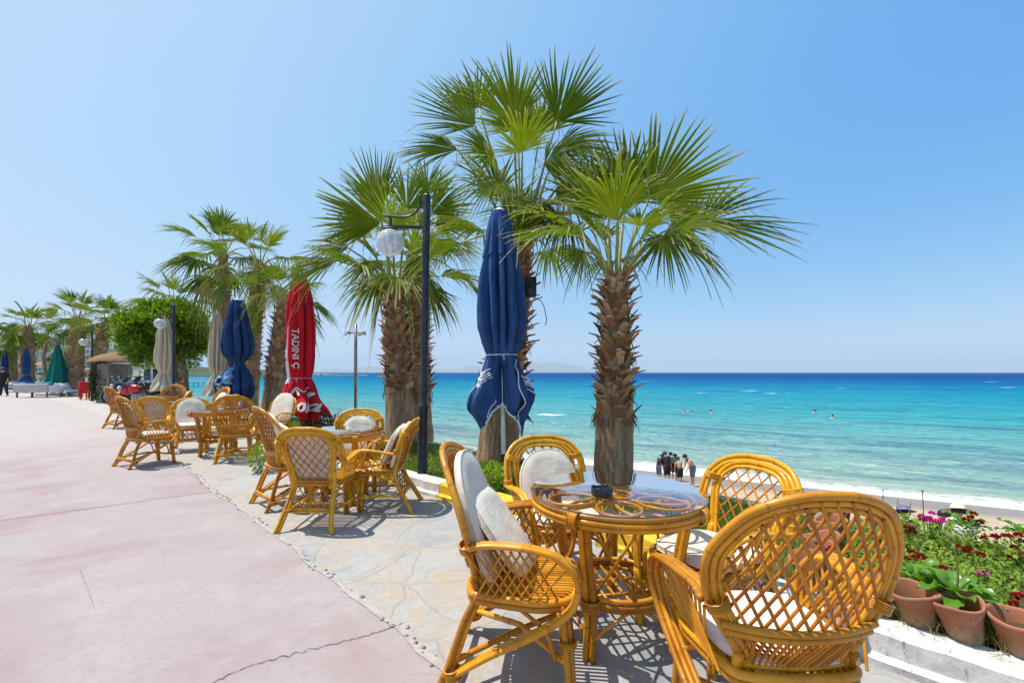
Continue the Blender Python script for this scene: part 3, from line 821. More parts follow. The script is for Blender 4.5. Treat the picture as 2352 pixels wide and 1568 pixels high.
MB.cane = True; TUB = chair_tub(9); ARCH = chair_arch(9); MB.cane = False
used = set(); CH = {}
def place(proto, key, x, y, phi, label, group='rattan chairs around the tables'):
    o = proto if proto.name not in used else copy_tree(proto)
    used.add(proto.name); o.location = (x, y, 0); o.rotation_euler = (0, 0, radians(phi - 90)); tag(o, label, 'chair', group)
    CH[key] = Matrix.Translation((x, y, 0)) @ Matrix.Rotation(radians(phi - 90), 4, 'Z'); return o
PROTO_C = [[], []]
for kd in (0, 1):
    for sd in range(3): PROTO_C[kd].append(cushion(kd, sd + kd * 7))
cush_n = [0]
CME = {}
def pad(key, kind, loc, tilt, label, roll=0.0, spin=0.0, sc=1.0):
    nm = ('back_cushion', 'seat_cushion')[kind]; i = cush_n[0] % 3; cush_n[0] += 1
    if (kind, i) not in CME:
        o = PROTO_C[kind][i].build(nm, M['cream']); CME[(kind, i)] = o.data
    else:
        o = bpy.data.objects.new(nm, CME[(kind, i)]); COL.objects.link(o)
    o.matrix_world = CH[key] @ Matrix.Translation(loc) @ Matrix.Rotation(radians(spin), 4, 'Z') @ Matrix.Rotation(radians(tilt), 4, 'X') @ Matrix.Rotation(radians(roll), 4, 'Z') @ Matrix.Diagonal((sc, sc, 1, 1))
    tag(o, label, 'cushion', 'cream chair cushions'); return o
def back_pad(key, label, tub, d=0.0, up=0.0, roll=0.0, sc=1.0):
    z = .665 + up
    y = (ptA(0, z).y if tub else ptB(0, z - .02).y) + .055 + d
    pad(key, 0, (0, y, z), 108.5, label, roll, 0, sc)
def seat_pad(key, label, spin=0.0): pad(key, 1, (0, .02, .449), 0, label, 0, spin)
def lean_pad(key, label, tub, d=.07, roll=0.0, tilt=116):        # a seat cushion propped against the back
    z = .63; y = (ptA(0, z).y if tub else ptB(0, z).y) + .06 + d
    pad(key, 1, (0, y, z), tilt, label, roll)

place(TUB, 'c1', .035, 2.14, -6, 'rattan armchair at the left of the near glass table with two cushions against its back')
back_pad('c1', 'tall cream cushion against the back of the armchair left of the near glass table', True, .03, .05, 0, 1.2)
lean_pad('c1', 'cream seat cushion propped in front of the tall cushion left of the near glass table', True, .11, 8, 127)
place(TUB, 'c2', .905, 1.635, 90, 'big rattan armchair nearest the camera, its woven oval back turned to us')
seat_pad('c2', 'cream seat cushion seen through the lattice of the nearest armchair')
place(ARCH, 'c3', 1.03, 2.36, 205, 'sunlit arch backed rattan chair beside the flower bed with bare lattice back')
seat_pad('c3', 'white seat cushion on the chair beside the flower bed', 5)
place(ARCH, 'c4', .31, 2.98, -74, 'arch backed rattan chair behind the near glass table, in front of the palm trunk')
back_pad('c4', 'cream back cushion on the chair behind the near glass table', False, .02, -.075)
seat_pad('c4', 'cream seat cushion on the chair behind the near glass table')
place(ARCH, 'c5', -1.74, 4.2, 88, 'arch backed rattan chair with open diagonal lattice, its back to us at the second table')
back_pad('c5', 'cream back cushion seen through the open lattice of the chair at the second table', False, 0, -.02)
place(TUB, 'c6', -2.32, 4.80, 46, 'rattan tub armchair at the left of the second table, beside the red umbrella')
pad('c6', 0, (.10, -.20, .73), 108, 'large cream cushion rising above the second table left side chair', -6)
lean_pad('c6', 'cream seat cushion leaning in the left hand chair of the second table', True, .16, -14)
place(ARCH, 'c7', -1.86, 5.42, -80, 'arch backed rattan chair facing us across the second table')
back_pad('c7', 'cream back cushion of the chair facing us across the second table', False, .01, -.07)
place(ARCH, 'c8', -1.34, 4.62, 180, 'arch backed rattan chair in side view between second table and lamp post')
back_pad('c8', 'cream back cushion resting on the side view chair by the lamp post', False, 0, -.03)
lean_pad('c8', 'cream seat cushion tilted against the back of the side view chair by the lamp post', False, .09, 5)
place(TUB, 'c9', -5.40, 6.75, 62, 'rattan tub armchair at the edge of the pink concrete with white seat cushion')
back_pad('c9', 'cream back cushion in the armchair at the edge of the pink concrete', True, 0, .04)
seat_pad('c9', 'bright cream seat cushion in the armchair at the edge of the pink concrete')
place(ARCH, 'c10', -7.0, 9.1, 100, 'arch backed rattan chair with open lattice back behind the edge of concrete armchair')
back_pad('c10', 'beige back cushion behind the open lattice of the chair beyond the concrete edge armchair', False)
place(ARCH, 'c11', -5.62, 7.95, -58, 'rattan chair with a full cream back cushion facing us at the third table')
back_pad('c11', 'wide cream back cushion facing us at the third table', False, 0, -.02, 0, 1.1)
seat_pad('c11', 'thin cream seat cushion on the chair facing us at the third table')
place(TUB, 'c12', -4.28, 7.12, 108, 'rattan tub armchair below the dark blue umbrella with its woven back to us')
place(TUB, 'c13', -9.6, 11.25, 66, 'leftmost rattan armchair of all, standing furthest out on the pink concrete')
place(TUB, 'c14', -9.25, 12.35, -70, 'rattan tub armchair in front of the left beige umbrella, facing us')
seat_pad('c14', 'cream seat cushion on the armchair in front of the left beige umbrella')
place(ARCH, 'c15', -8.4, 11.3, 205, 'bright yellow rattan arch chair with grey shaded cushion at the fourth table')
back_pad('c15', 'shaded cream back cushion of the bright yellow arch chair at the fourth table', False)
place(TUB, 'c16', -6.95, 10.5, -120, 'rattan tub armchair in front of the narrow second beige umbrella')
back_pad('c16', 'cream cushion in the armchair in front of the narrow second beige umbrella', True)
place(ARCH, 'c17', -6.2, 9.55, 185, 'arch chair in side view half hidden behind the armchair under the dark blue umbrella')
place(ARCH, 'c18', -4.45, 8.45, -105, 'rattan chair at the far side of the third table, left of the red umbrella')
back_pad('c18', 'cream back cushion showing beside the hem of the red umbrella', False, 0, .04, 0, 1.15)

# ---- round rattan tables with glass tops
def make_table(n=10):
    t = thing('rattan_table', 'table', 'table')
    def ring(r, z, k=64, amp=0): return [(r * cos(2 * pi * i / k), r * sin(2 * pi * i / k), z) for i in range(k)]
    b = MB()
    for r, z, q in ((.432, .717, .0125), (.436, .694, .0125), (.432, .671, .012), (.40, .694, .013)): b.tube(ring(r, z), q, n, True)
    # scrolls and petals below the glass
    for i in range(6):
        a = i * pi / 3 + .2; c = Vector((cos(a) * .255, sin(a) * .255, .716)); u = Vector((cos(a), sin(a), 0)); v = Vector((-sin(a), cos(a), 0))
        b.tube([c + u * .125 * cos(2 * pi * j / 32) + v * .105 * sin(2 * pi * j / 32) for j in range(32)], .0085, 8, True)
        b.tube(spl([u * .40 + v * .19 + Vector((0, 0, .705)), u * .30 + v * .05 + Vector((0, 0, .705)), u * .15 - v * .01 + Vector((0, 0, .705)), Vector((0, 0, .705))], 8), .008, 8)
    b.tube(ring(.085, .716, 32), .0095, 8, True)
    for a in (.35, .35 + pi / 2):
        u = Vector((cos(a), sin(a), 0)); b.tube([u * -.41 + Vector((0, 0, .684)), u * .41 + Vector((0, 0, .684))], .013, 8)
    for a in (.75, 2.3, 3.9, 5.4): wrap(b, (.434 * cos(a), .434 * sin(a), .694), (-sin(a), cos(a), 0), .041, .05, 12, 7)
    b.build('table_rim', M['cane'], t)
    for i in range(4):
        a = pi / 4 + i * pi / 2; u = Vector((cos(a), sin(a), 0)); v = Vector((-sin(a), cos(a), 0)); b = MB()
        for dv, du in ((-.017, .0), (.017, .0), (0, -.022)):
            b.tube(spl([u * (.375 + du) + v * dv + Vector((0, 0, .68)), u * (.335 + du) + v * dv + Vector((0, 0, .45)), u * (.30 + du) + v * dv + Vector((0, 0, .22)), u * (.315 + du) + v * dv], 6), .0165, n)
        wrap(b, u * .298 + Vector((0, 0, .26)), (0, 0, 1), .046, .05, 12, 6); b.build('leg', M['cane'], t)
    b = MB()
    for r, z in ((.255, .275), (.262, .25), (.25, .228)): b.tube(ring(r, z, 48), .0125, n, True)
    for i in range(-4, 5):
        x = i * .052; h = sqrt(.25 ** 2 - x * x); b.tube([(x, -h, .245), (x, h, .245)], .0075, 8)
    for y in (-.08, .08): h = sqrt(.25 ** 2 - y * y); b.tube([(-h, y, .232), (h, y, .232)], .008, 8)
    b.build('lower_shelf', M['cane'], t)
    b = MB()
    for i in range(8):
        a = i * pi / 4; a2 = a + (pi / 4 * .85 if i % 2 else -pi / 4 * .85)
        b.tube([(.255 * cos(a), .255 * sin(a), .28), (.40 * cos(a2), .40 * sin(a2), .675)], .0075, 8)
    for i in range(4):
        a = pi / 4 + i * pi / 2
        for d in (-1, 1): b.tube(spl([(.315 * cos(a), .315 * sin(a), .07), (.29 * cos(a + d * .25), .29 * sin(a + d * .25), .16), (.25 * cos(a + d * .65), .25 * sin(a + d * .65), .225)], 7), .0085, 8)
    b.build('brace', M['cane'], t)
    g = MB(); g.mi = 0
    g.lathe([(.45, .7395), (.4475, .7412), (.0001, .7412)], 72); g.lathe([(.0001, .7310), (.4475, .7310), (.449, .7325)], 72)
    g.mi = 1; g.lathe([(.45, .7395), (.4505, .737), (.4505, .735), (.449, .7325)], 72)
    g.build('glass_top', [M['glass'], M['glass_edge']], t)
    return t
MB.cane = True; TABLE = make_table(); MB.cane = False
for i, (x, y, rz, lab) in enumerate([(.547, 2.40, .16, 'near round rattan table with glass top and a black ashtray on it'), (-1.85, 4.87, 0, 'second round rattan table, left of the lamp post, among four chairs'),
    (-4.9, 7.6, .4, 'third round rattan table below the dark blue umbrella'), (-9.15, 11.75, .2, 'fourth round rattan table by the leftmost armchair, in front of the motorcycle'), (-7.2, 10.0, .6, 'fifth round rattan table mostly hidden behind the third table chairs')]):
    o = TABLE if i == 0 else copy_tree(TABLE)
    o.location = (x, y, 0); o.rotation_euler = (0, 0, rz); tag(o, lab, 'table', 'round rattan tables')
# ashtray
b = MB(); b.lathe([(.0001, 0), (.05, 0), (.053, .004), (.055, .036), (.052, .040), (.046, .040), (.044, .036), (.042, .012), (.0001, .011)], 36)
for i in range(4):
    a = i * pi / 2 + .5; b.rbox((.0495 * cos(a + .5), .0495 * sin(a + .5), .042), (.012, .03, .008), .002, Matrix.Rotation(a + .5, 3, 'Z'))
pA = V(1383, 1131, 2.29); o = b.build('ashtray', M['black']); o.location = (pA.x, pA.y, .7412); tag(o, 'black round ashtray on the near glass table', 'ashtray')
# ================================================================= palms
def perp(n, a):
    n = n - a * n.dot(a)
    return n.normalized() if n.length > 1e-4 else a.orthogonal().normalized()
def fan(b, hub, axis, nrm, R_, A, n=36, droop=.25, tint=.5, r_=RND, cup=.10, wk=1.0, tk=1.0, ts=(.03, .22, .46, .62, .78, .9, 1.0)):
    axis = axis.normalized(); nrm = perp(nrm, axis); side = axis.cross(nrm); da = A / n
    split = r_.uniform(.30, .42)
    for k in range(n):
        a = -A + 2 * A * (k + .5) / n; q = a / A
        if r_.random() < .05: continue
        ja = r_.gauss(0, .45) * da
        L_ = R_ * (.66 + .34 * max(0, cos(q * pi / 2)) ** .7) * r_.uniform(.82, 1.08)
        d = (axis * cos(a) + side * sin(a)); pp = (side * cos(a) - axis * sin(a))
        dr = droop * r_.uniform(.5, 1.5) * (1.0 if r_.random() < .78 else 2.0); sway = r_.gauss(0, .06)
        cut = r_.uniform(.85, 1.0); tt = clamp(tint + r_.uniform(-.18, .18))
        vsx = []; cols = []
        for t in ts:
            t2 = t * cut
            w = (t2 * L_ if t2 < split else split * L_ * (max(0.0, 1 - t2) / (1 - split)) ** .72) * math.tan(da) * 1.02 * (wk if t2 > split * .8 else 1.0)
            w = max(w, .0012)
            p = hub + d * (L_ * t2) + nrm * (abs(sin(a)) ** 1.5 * R_ * t2 * cup) + pp * ((sway + ja) * L_ * max(0, t2 - split * .8) ** 1.5)
            p = p + Vector((0, 0, -dr * L_ * max(0, t2 - .25) ** 2))
            f = w * .55
            c = (tt, t * tk, r_.random())
            vsx += [p - pp * w + nrm * f, p - nrm * f * .6, p + pp * w + nrm * f]; cols += [c, c, c]
        fs = []
        for i in range(len(ts) - 1):
            for j in (0, 1): fs.append((i * 3 + j, i * 3 + j + 1, i * 3 + 4 + j, i * 3 + 3 + j))
        b.add(vsx, fs, cols)
    for k in range(9):      # dry threads hanging between the fingers
        a = r_.uniform(-A, A) * .9; d = axis * cos(a) + side * sin(a); p = hub + d * R_ * r_.uniform(.35, .6); e = p + d * R_ * r_.uniform(.1, .3) + Vector((r_.uniform(-.1, .1), r_.uniform(-.1, .1), -r_.uniform(.02, .22))) * R_
        b.col = (.9, .97, 0); b.tube(spl([p, (p + e) / 2 + Vector((r_.uniform(-.05, .05), 0, r_.uniform(-.02, .08))) * R_, e], 3), .0028, 3, cap=False)
def petiole(b, p0, p1, up, r0=.026, r1=.011):
    mid = (Vector(p0) + Vector(p1)) / 2 + Vector((0, 0, up)); pts = spl([p0, mid, p1], 5)
    b.tube(pts, [lerp(r0, r1, i / (len(pts) - 1)) for i in range(len(pts))], 6)
def palm(name_label, base, top, rads, seed, nleaf=18, size=1.0, smooth=.3, leaves=None, seg=36, boots=220, el=(86, -28), dead=(), group=None, kind='fan palm', bend_=0.0):
    r_ = random.Random(seed); base = Vector(base); top = Vector(top); H = (top - base).length
    t = thing('fan_palm', name_label, 'palm tree', base, 0, group or 'fan palms along the promenade')
    T = top - base; base = Vector(base)
    def cen(q): return T * q + Vector((bend_ * sin(q * pi), 0, 0))
    b = MB(); prof = [-.05, 0, .02, .06, .12, .2, .3, .4, .5, .6, .7, .8, .9, 1.0]
    def rad(q): return tab([(0, rads[0] * 1.12), (.06, rads[0] * 1.0), (smooth, rads[0] * .93), (smooth + .06, rads[1] * .8), (.75, rads[1] * .72), (1.0, rads[2] * .75)], q)
    vsx = []; fs = []; n = 20
    for i, q in enumerate(prof):
        for j in range(n):
            a = 2 * pi * j / n; rr = rad(q) * (1 + .05 * noise.noise(Vector((cos(a) * 2, sin(a) * 2, q * 5 + seed))))
            vsx.append(cen(q) + Vector((cos(a) * rr, sin(a) * rr, 0)))
    for i in range(len(prof) - 1):
        for j in range(n): fs.append((i * n + j, i * n + (j + 1) % n, i * n + n + (j + 1) % n, i * n + n + j))
    b.add(vsx, fs); trunk = b.build('trunk', M['trunk'], t)
    b = MB()
    for i in range(boots):
        q = smooth + (1.0 - smooth) * (i + r_.uniform(-.3, .3)) / boots; a = i * 2.39996 + r_.uniform(-.15, .15)
        u = Vector((cos(a), sin(a), 0)); yw = r_.gauss(0, .28); v = Vector((-sin(a + yw), cos(a + yw), 0)); sc = rad(q) / .26
        w = r_.uniform(.05, .105) * sc; l = r_.uniform(.08, .21) * (.75 + .35 * sc); ang = radians(r_.uniform(12, 68)) if q > smooth + .05 else radians(r_.uniform(-10, 40))
        c = cen(q) + u * rad(q) * .93; dv = u * sin(ang) + Vector((0, 0, cos(ang))); nn = u * cos(ang) - Vector((0, 0, sin(ang)))
        th = .02 * sc; tw = r_.uniform(-.02, .02); tn = r_.random(); vsx = []; cols = []
        for (f, ww, hh, kk) in ((0, w * 1.15, th, 0), (.5, w * .95, th * .9, .5), (1.0, w * r_.uniform(.55, .85), th * .5, 1.0)):
            bow = nn * (.22 * l * f * f) ; j1 = r_.uniform(-.02, .02) if f == 1 else 0; j2 = r_.uniform(-.02, .02) if f == 1 else 0
            p = c + dv * (l * f) + bow + v * tw * f
            vsx += [p - v * ww + dv * j1 - nn * hh * .2, p + nn * hh, p + v * ww + dv * j2 - nn * hh * .2, p - nn * hh * .9]; cols += [(tn, kk, 0)] * 4
        fs = []
        for k in (0, 4):
            for j in range(4): fs.append((k + j, k + (j + 1) % 4, k + 4 + (j + 1) % 4, k + 4 + j))
        fs.append((8, 9, 10, 11)); b.add(vsx, fs, cols)
    # fibres at the foot of the leaf bases
    for i in range(170):
        a = r_.uniform(0, 2 * pi); q = smooth + (r_.uniform(-.02, .03) if i < 70 else r_.random() * (1 - smooth) * .95); u = Vector((cos(a), sin(a), 0)); p = cen(q) + u * (rad(smooth - .01) if i < 70 else rad(q) * 1.12)
        b.col = (.1, 0, 0); e = p + u * r_.uniform(.01, .05) + Vector((r_.uniform(-.03, .03), r_.uniform(-.03, .03), -r_.uniform(.05, .16)))
        b.tube([p, (p + e) / 2 + u * .02, e], [.006, .004, .001], 4)
    b.build('leaf_bases', M['boot'], trunk, smooth=False)
    # crown: local to the base
    lb = MB(); pb = MB(); C0 = cen(1.0)
    done = 0
    if leaves:
        for (hub, tip, A, droop, prefn, R_, tn) in leaves:
            hub = Vector(hub) - base; tip = Vector(tip) - base; ax = tip - hub
            az = Vector((hub.x - C0.x, hub.y - C0.y, 0)); az = az.normalized() if az.length > .01 else Vector((0, 0, 0))
            petiole(pb, C0 + az * rads[2] * .45 + Vector((0, 0, -.04)), hub, .10 if hub.z > C0.z else .22)
            fan(lb, hub, ax, Vector(prefn), R_ or ax.length, radians(A), seg, droop, tn, r_, wk=1.4, tk=.92)
            # loose fibres and a short hastula
            for k in range(4):
                q = hub + Vector((r_.uniform(-.1, .1), r_.uniform(-.1, .1), r_.uniform(-.05, .15)))
                lb.col = (.8, .95, 0); lb.tube(spl([hub, q, q + Vector((r_.uniform(-.2, .2), r_.uniform(-.1, .1), -r_.uniform(.1, .35)))], 4), .004, 3)
    for i in range(nleaf):
        q = (i + .5) / nleaf; az = i * 2.39996 + r_.uniform(-.3, .3) + seed
        e = radians(lerp(el[0], el[1], q ** .85)) + r_.uniform(-.1, .1)
        u = Vector((cos(az), sin(az), 0)); pl = size * r_.uniform(.75, 1.05) * (1.0 if q > .2 else .8)
        d0 = u * cos(e) + Vector((0, 0, sin(e)))
        hub = C0 + d0 * pl + Vector((0, 0, -.15 * pl * cos(e)))
        petiole(pb, C0 + u * rads[2] * .4 + Vector((0, 0, -.05)), hub, .12 * cos(e) + .02, .024 * size, .011 * size)
        e2 = e - radians(lerp(5, 30, q)); ax = u * cos(e2) + Vector((0, 0, sin(e2)))
        nr = -u * sin(e2) + Vector((0, 0, cos(e2))) + Vector((r_.uniform(-.5, .5), r_.uniform(-.5, .5), r_.uniform(-.2, .2)))
        fan(lb, hub, ax, nr, size * r_.uniform(1.0, 1.25), radians(r_.uniform(55, 82)), seg, r_.uniform(.25, .6) + .25 * q, clamp(.62 - .35 * q + r_.uniform(-.15, .15)) * (.8 if base.y > 12 else 1), r_, .16, wk=1.5 if base.y > 12 else 1.4, tk=.80 if base.y > 12 else .95)
    crown = lb.build('crown', M['leaf'], t, smooth=False)
    if pb.v: pb.build('petioles', M['petiole'], crown)
    if dead:
        db = MB()
        for (hub, tip) in dead:
            hub = Vector(hub) - base; tip = Vector(tip) - base
            db.tube(spl([C0, (C0 + hub) / 2 + Vector((0, 0, .1)), hub], 4), .014, 5)
            fan(db, hub, tip - hub, Vector((0, -1, .2)), (tip - hub).length, radians(38), 22, .5, .5, r_)
        db.build('dead_frond', M['leaf_dry'], t, smooth=False)
    return t
def PL(hx, hy, Yh, tx, ty, Yt, A=95, droop=.12, n=(0, -1, .25), R_=None, tn=.5): return (V(hx, hy, Yh), V(tx, ty, Yt), A, droop, n, R_, tn)

Y1 = 5.15
palm('right hand fan palm with thick brown leaf bases and a wide low crown', V(1408, 1083, Y1) * 1 - Vector((0, 0, V(1408, 1083, Y1).z - .1)), V(1416, 632, Y1), (.222, .22, .155), 21, 7, .8, .32, [
    PL(1491, 458, 5.35, 1665, 292, 5.3, 80, .05, (-.1, -1, .25), 1.27, .62),
    PL(1397, 505, 5.2, 1345, 325, 5.1, 72, .06, (.25, -1, .1), 1.02, .55),
    PL(1612, 512, 5.2, 1850, 470, 5.1, 64, .22, (.15, -.8, .6), 1.28, .30),
    PL(1279, 486, 5.55, 1075, 460, 5.75, 48, .30, (-.2, -.7, .75), 1.18, .45),
    PL(1300, 500, 5.7, 1240, 560, 5.4, 85, .9, (0, -1, .4), .62, .3),
    PL(1343, 578, 5.1, 1300, 640, 4.95, 80, .55, (0, -1, .3), .45, .35),
    PL(1526, 540, 5.1, 1540, 640, 5.0, 100, .5, (0, -1, .4), .55, .3),
    PL(1440, 440, 5.8, 1420, 250, 5.9, 62, .1, (0, -1, .1), 1.0, .4),
    PL(1560, 560, 5.7, 1690, 590, 5.9, 80, .5, (0, -.8, .6), .8, .25),
    PL(1420, 470, 6.3, 1450, 330, 7.1, 90, .2, (0, -.5, .8), 1.0, .35),
    PL(1360, 470, 5.8, 1300, 330, 5.9, 75, .1, (0, -1, .3), .9, .7), PL(1470, 520, 5.0, 1500, 470, 4.6, 75, .3, (0, -.7, .7), .6, .75), PL(1545, 520, 5.9, 1650, 430, 6.0, 65, .15, (.1, -1, .4), .85, .4)], 30, 190, (74, 28))
Y2 = 6.35
palm('tallest fan palm, standing behind the near blue umbrella with a loudspeaker on its trunk', (V(1140, 1075, Y2).x, Y2, .1), V(1196, 560, Y2), (.285, .30, .19), 33, 7, .85, .33, [
    PL(1179, 282, 6.1, 1150, 118, 6.0, 62, .04, (0, -1, .15), 1.05, .60),
    PL(1279, 280, 6.0, 1375, 132, 5.9, 66, .06, (.1, -1, .2), 1.1, .22),
    PL(1092, 290, 6.0, 965, 205, 5.9, 58, .12, (-.2, -1, .35), .98, .45),
    PL(1052, 345, 6.1, 912, 330, 6.0, 58, .3, (-.1, -.8, .6), .95, .28),
    PL(1283, 335, 6.2, 1450, 330, 6.1, 70, .25, (.1, -.8, .6), 1.05, .25),
    PL(1240, 310, 6.9, 1230, 170, 7.1, 80, .08, (0, -1, .1), 1.0, .55),
    PL(1100, 250, 6.6, 1040, 140, 6.7, 80, .08, (0, -1, .2), .85, .6),
    PL(1200, 350, 5.9, 1200, 260, 5.5, 80, .2, (0, -.8, .5), .7, .75),
    PL(1320, 400, 6.5, 1440, 470, 6.6, 80, .7, (0, -.8, .6), .8, .3),
    PL(1215, 480, 5.9, 1225, 590, 5.7, 95, .5, (0, -1, .5), .6, .4),
    PL(1135, 360, 6.0, 1070, 330, 5.8, 70, .3, (0, -1, .5), .75, .6), PL(1250, 380, 6.0, 1340, 350, 5.9, 75, .3, (.1, -1, .5), .8, .45), PL(1150, 410, 5.8, 1080, 450, 5.5, 65, .5, (0, -.8, .7), .8, .7), PL(1190, 300, 6.8, 1130, 190, 7.0, 80, .1, (0, -1, .1), .9, .75), PL(1290, 420, 5.9, 1360, 480, 5.7, 65, .5, (0, -.8, .7), .75, .5)], 30, 150, (72, 5), group=None)
Y3 = 8.05
palm('fan palm directly left of the near lamp post with pale scars on its trunk', (V(922, 1030, Y3).x, Y3, .1), V(908, 660, Y3), (.265, .275, .19), 47, 7, .9, .34, [
    PL(876, 512, 7.7, 745, 440, 7.5, 72, .05, (.1, -1, .2), 1.2, .62),
    PL(870, 470, 8.2, 845, 345, 8.2, 58, .05, (0, -1, .15), 1.15, .5),
    PL(935, 480, 7.9, 955, 370, 7.8, 80, .1, (-.1, -1, .2), .95, .65),
    PL(990, 490, 8.1, 1060, 400, 8.1, 75, .15, (.1, -1, .3), 1.0, .55),
    PL(772, 598, 7.6, 606, 655, 7.2, 55, .36, (-.1, -.7, .8), 1.28, .45),
    PL(800, 570, 7.8, 700, 560, 7.7, 70, .35, (-.1, -.8, .7), .9, .35),
    PL(1012, 566, 7.9, 1090, 575, 7.7, 80, .55, (0, -.8, .6), .68, .35),
    PL(850, 600, 7.6, 820, 650, 7.3, 90, .6, (0, -1, .4), .55, .4),
    PL(980, 440, 8.6, 1010, 350, 8.8, 80, .1, (0, -1, .2), .9, .5),
    PL(960, 590, 7.7, 985, 660, 7.5, 85, .6, (0, -1, .4), .5, .35),
    PL(900, 520, 7.4, 900, 440, 7.0, 80, .2, (0, -1, .5), .8, .75), PL(830, 540, 7.9, 740, 500, 7.9, 65, .25, (-.1, -1, .5), .85, .6), PL(1000, 520, 8.0, 1080, 500, 8.0, 65, .3, (.1, -1, .5), .8, .45)], 28, 180, (68, 5))
palm('slim fan palm half hidden behind the near lamp post', (V(968, 1000, 9.6).x, 9.6, .1), V(957, 592, 9.6), (.23, .28, .18), 58, 15, .95, .2, None, 30, 200, (80, -40))
palm('short fan palm trunk behind the red umbrella', (V(622, 950, 13).x, 13, .1), V(655, 680, 13), (.28, .31, .22), 63, 13, .8, .30, None, 28, 170, (80, -40))
palm('fan palm just right of the dark blue umbrella with hanging dry leaves', (V(572, 950, 14.6).x, 14.6, .1), V(594, 610, 14.6), (.26, .28, .18), 77, 15, 1.0, .25, None, 28, 150, (84, -35), dead=[(V(588, 630, 14.2), V(578, 735, 14.2)), (V(610, 630, 14.3), V(622, 715, 14.3))])
palm('fan palm behind the dark blue umbrella with one dead orange frond hanging down', (V(522, 950, 16.5).x, 16.5, .1), V(512, 585, 16.5), (.27, .29, .18), 84, 17, 1.12, .25, None, 30, 150, (88, -32), dead=[(V(474, 640, 16.2), V(470, 755, 16.2)), (V(500, 660, 16), V(505, 720, 16))])
palm('fan palm crown rising behind the round bushy tree', (V(405, 940, 20.5).x, 20.5, 0), V(398, 700, 20.5), (.3, .36, .24), 91, 13, 1.05, .2, None, 26, 120, (84, -15))
palm('leaning fan palm right of the small lamp post', (V(222, 915, 25).x, 25, 0), V(245, 738, 25), (.36, .42, .26), 95, 18, 1.0, .2, None, 24, 150, (86, -35), bend_=-.15)
palm('fan palm beside the green umbrella with a thick dark trunk base', (V(174, 905, 27.5).x, 27.5, 0), V(177, 730, 27.5), (.42, .45, .28), 102, 20, 1.15, .25, None, 24, 150, (88, -38))
palm('far left fan palm behind the second blue umbrella', (V(62, 895, 33).x, 33, 0), V(66, 748, 33), (.42, .5, .3), 108, 18, 1.15, .2, None, 22, 130, (88, -35))
palm('leftmost fan palm at the edge of the photograph', (V(26, 890, 38).x, 38, 0), V(25, 782, 38), (.42, .5, .3), 115, 18, 1.15, .2, None, 22, 120, (86, -40))
palm('small distant fan palm behind the green umbrella', (V(150, 885, 48).x, 48, 0), V(146, 808, 48), (.36, .42, .3), 121, 16, 1.1, .2, None, 20, 90, (86, -35))

# ---- round bushy tree
def leaf_quad(b, p, d, n, L_, w, tn):
    d = d.normalized(); s = d.cross(n)
    s = s.normalized() if s.length > 1e-5 else d.orthogonal().normalized(); n = s.cross(d); c = (tn, 0, 0)
    b.add([p, p + d * L_ * .5 + s * w + n * w * .2, p + d * L_, p + d * L_ * .5 - s * w + n * w * .2], [(0, 1, 2, 3)], [c] * 4)
def rvec(r_):
    while True:
        q = Vector((r_.uniform(-1, 1), r_.uniform(-1, 1), r_.uniform(-1, 1)))
        if .05 < q.length < 1: return q.normalized()
r_ = random.Random(5); bp = Vector((V(402, 900, 17).x, 17, .1))
t = thing('bushy_tree', 'round bushy bright green tree on two short trunks beside the second lamp post', 'tree', bp)
b = MB(); ctr = V(384, 768, 17) - bp; RX, RZ = 1.42, 1.18
for (dx, ex, r0) in ((0, -.1, .13), (.42, .25, .09)): b.tube(spl([(dx, 0, -.05), (dx + .03, .02, .5), (ex, 0, ctr.z - .5), (ex * .4, 0, ctr.z + .2)], 5), [r0 * (1 - .03 * i) for i in range(16)], 9)
for i in range(10):
    d = rvec(r_); b.tube([Vector((0, 0, ctr.z - .6)), ctr + Vector((d.x * .7, d.y * .7, d.z * .4)), ctr + Vector((d.x * 1.45, d.y * 1.45, d.z * .95))], [.05, .03, .01], 6)
b.build('trunk', M['bark'], t)
b = MB(); clumps = []
for i in range(240):
    d = rvec(r_); q = r_.uniform(.4, 1.0) ** .6 * (1 + .22 * noise.noise(d * 2.3)); clumps.append((ctr + Vector((d.x * RX * q, d.y * RX * q, d.z * RZ * q)), r_.uniform(.14, .42), d))
for (c, cr, dd) in clumps:
    tnb = r_.uniform(.15, .85)
    for i in range(78):
        d = rvec(r_); p = c + d * cr * r_.random() ** .5
        leaf_quad(b, p, (d + dd * .8 + Vector((0, 0, 1.1))).normalized() + rvec(r_) * .5, rvec(r_), r_.uniform(.12, .2), r_.uniform(.03, .05), clamp(tnb + r_.uniform(-.2, .2)))
b.build('crown', M['bush_leaf'], t, smooth=False)

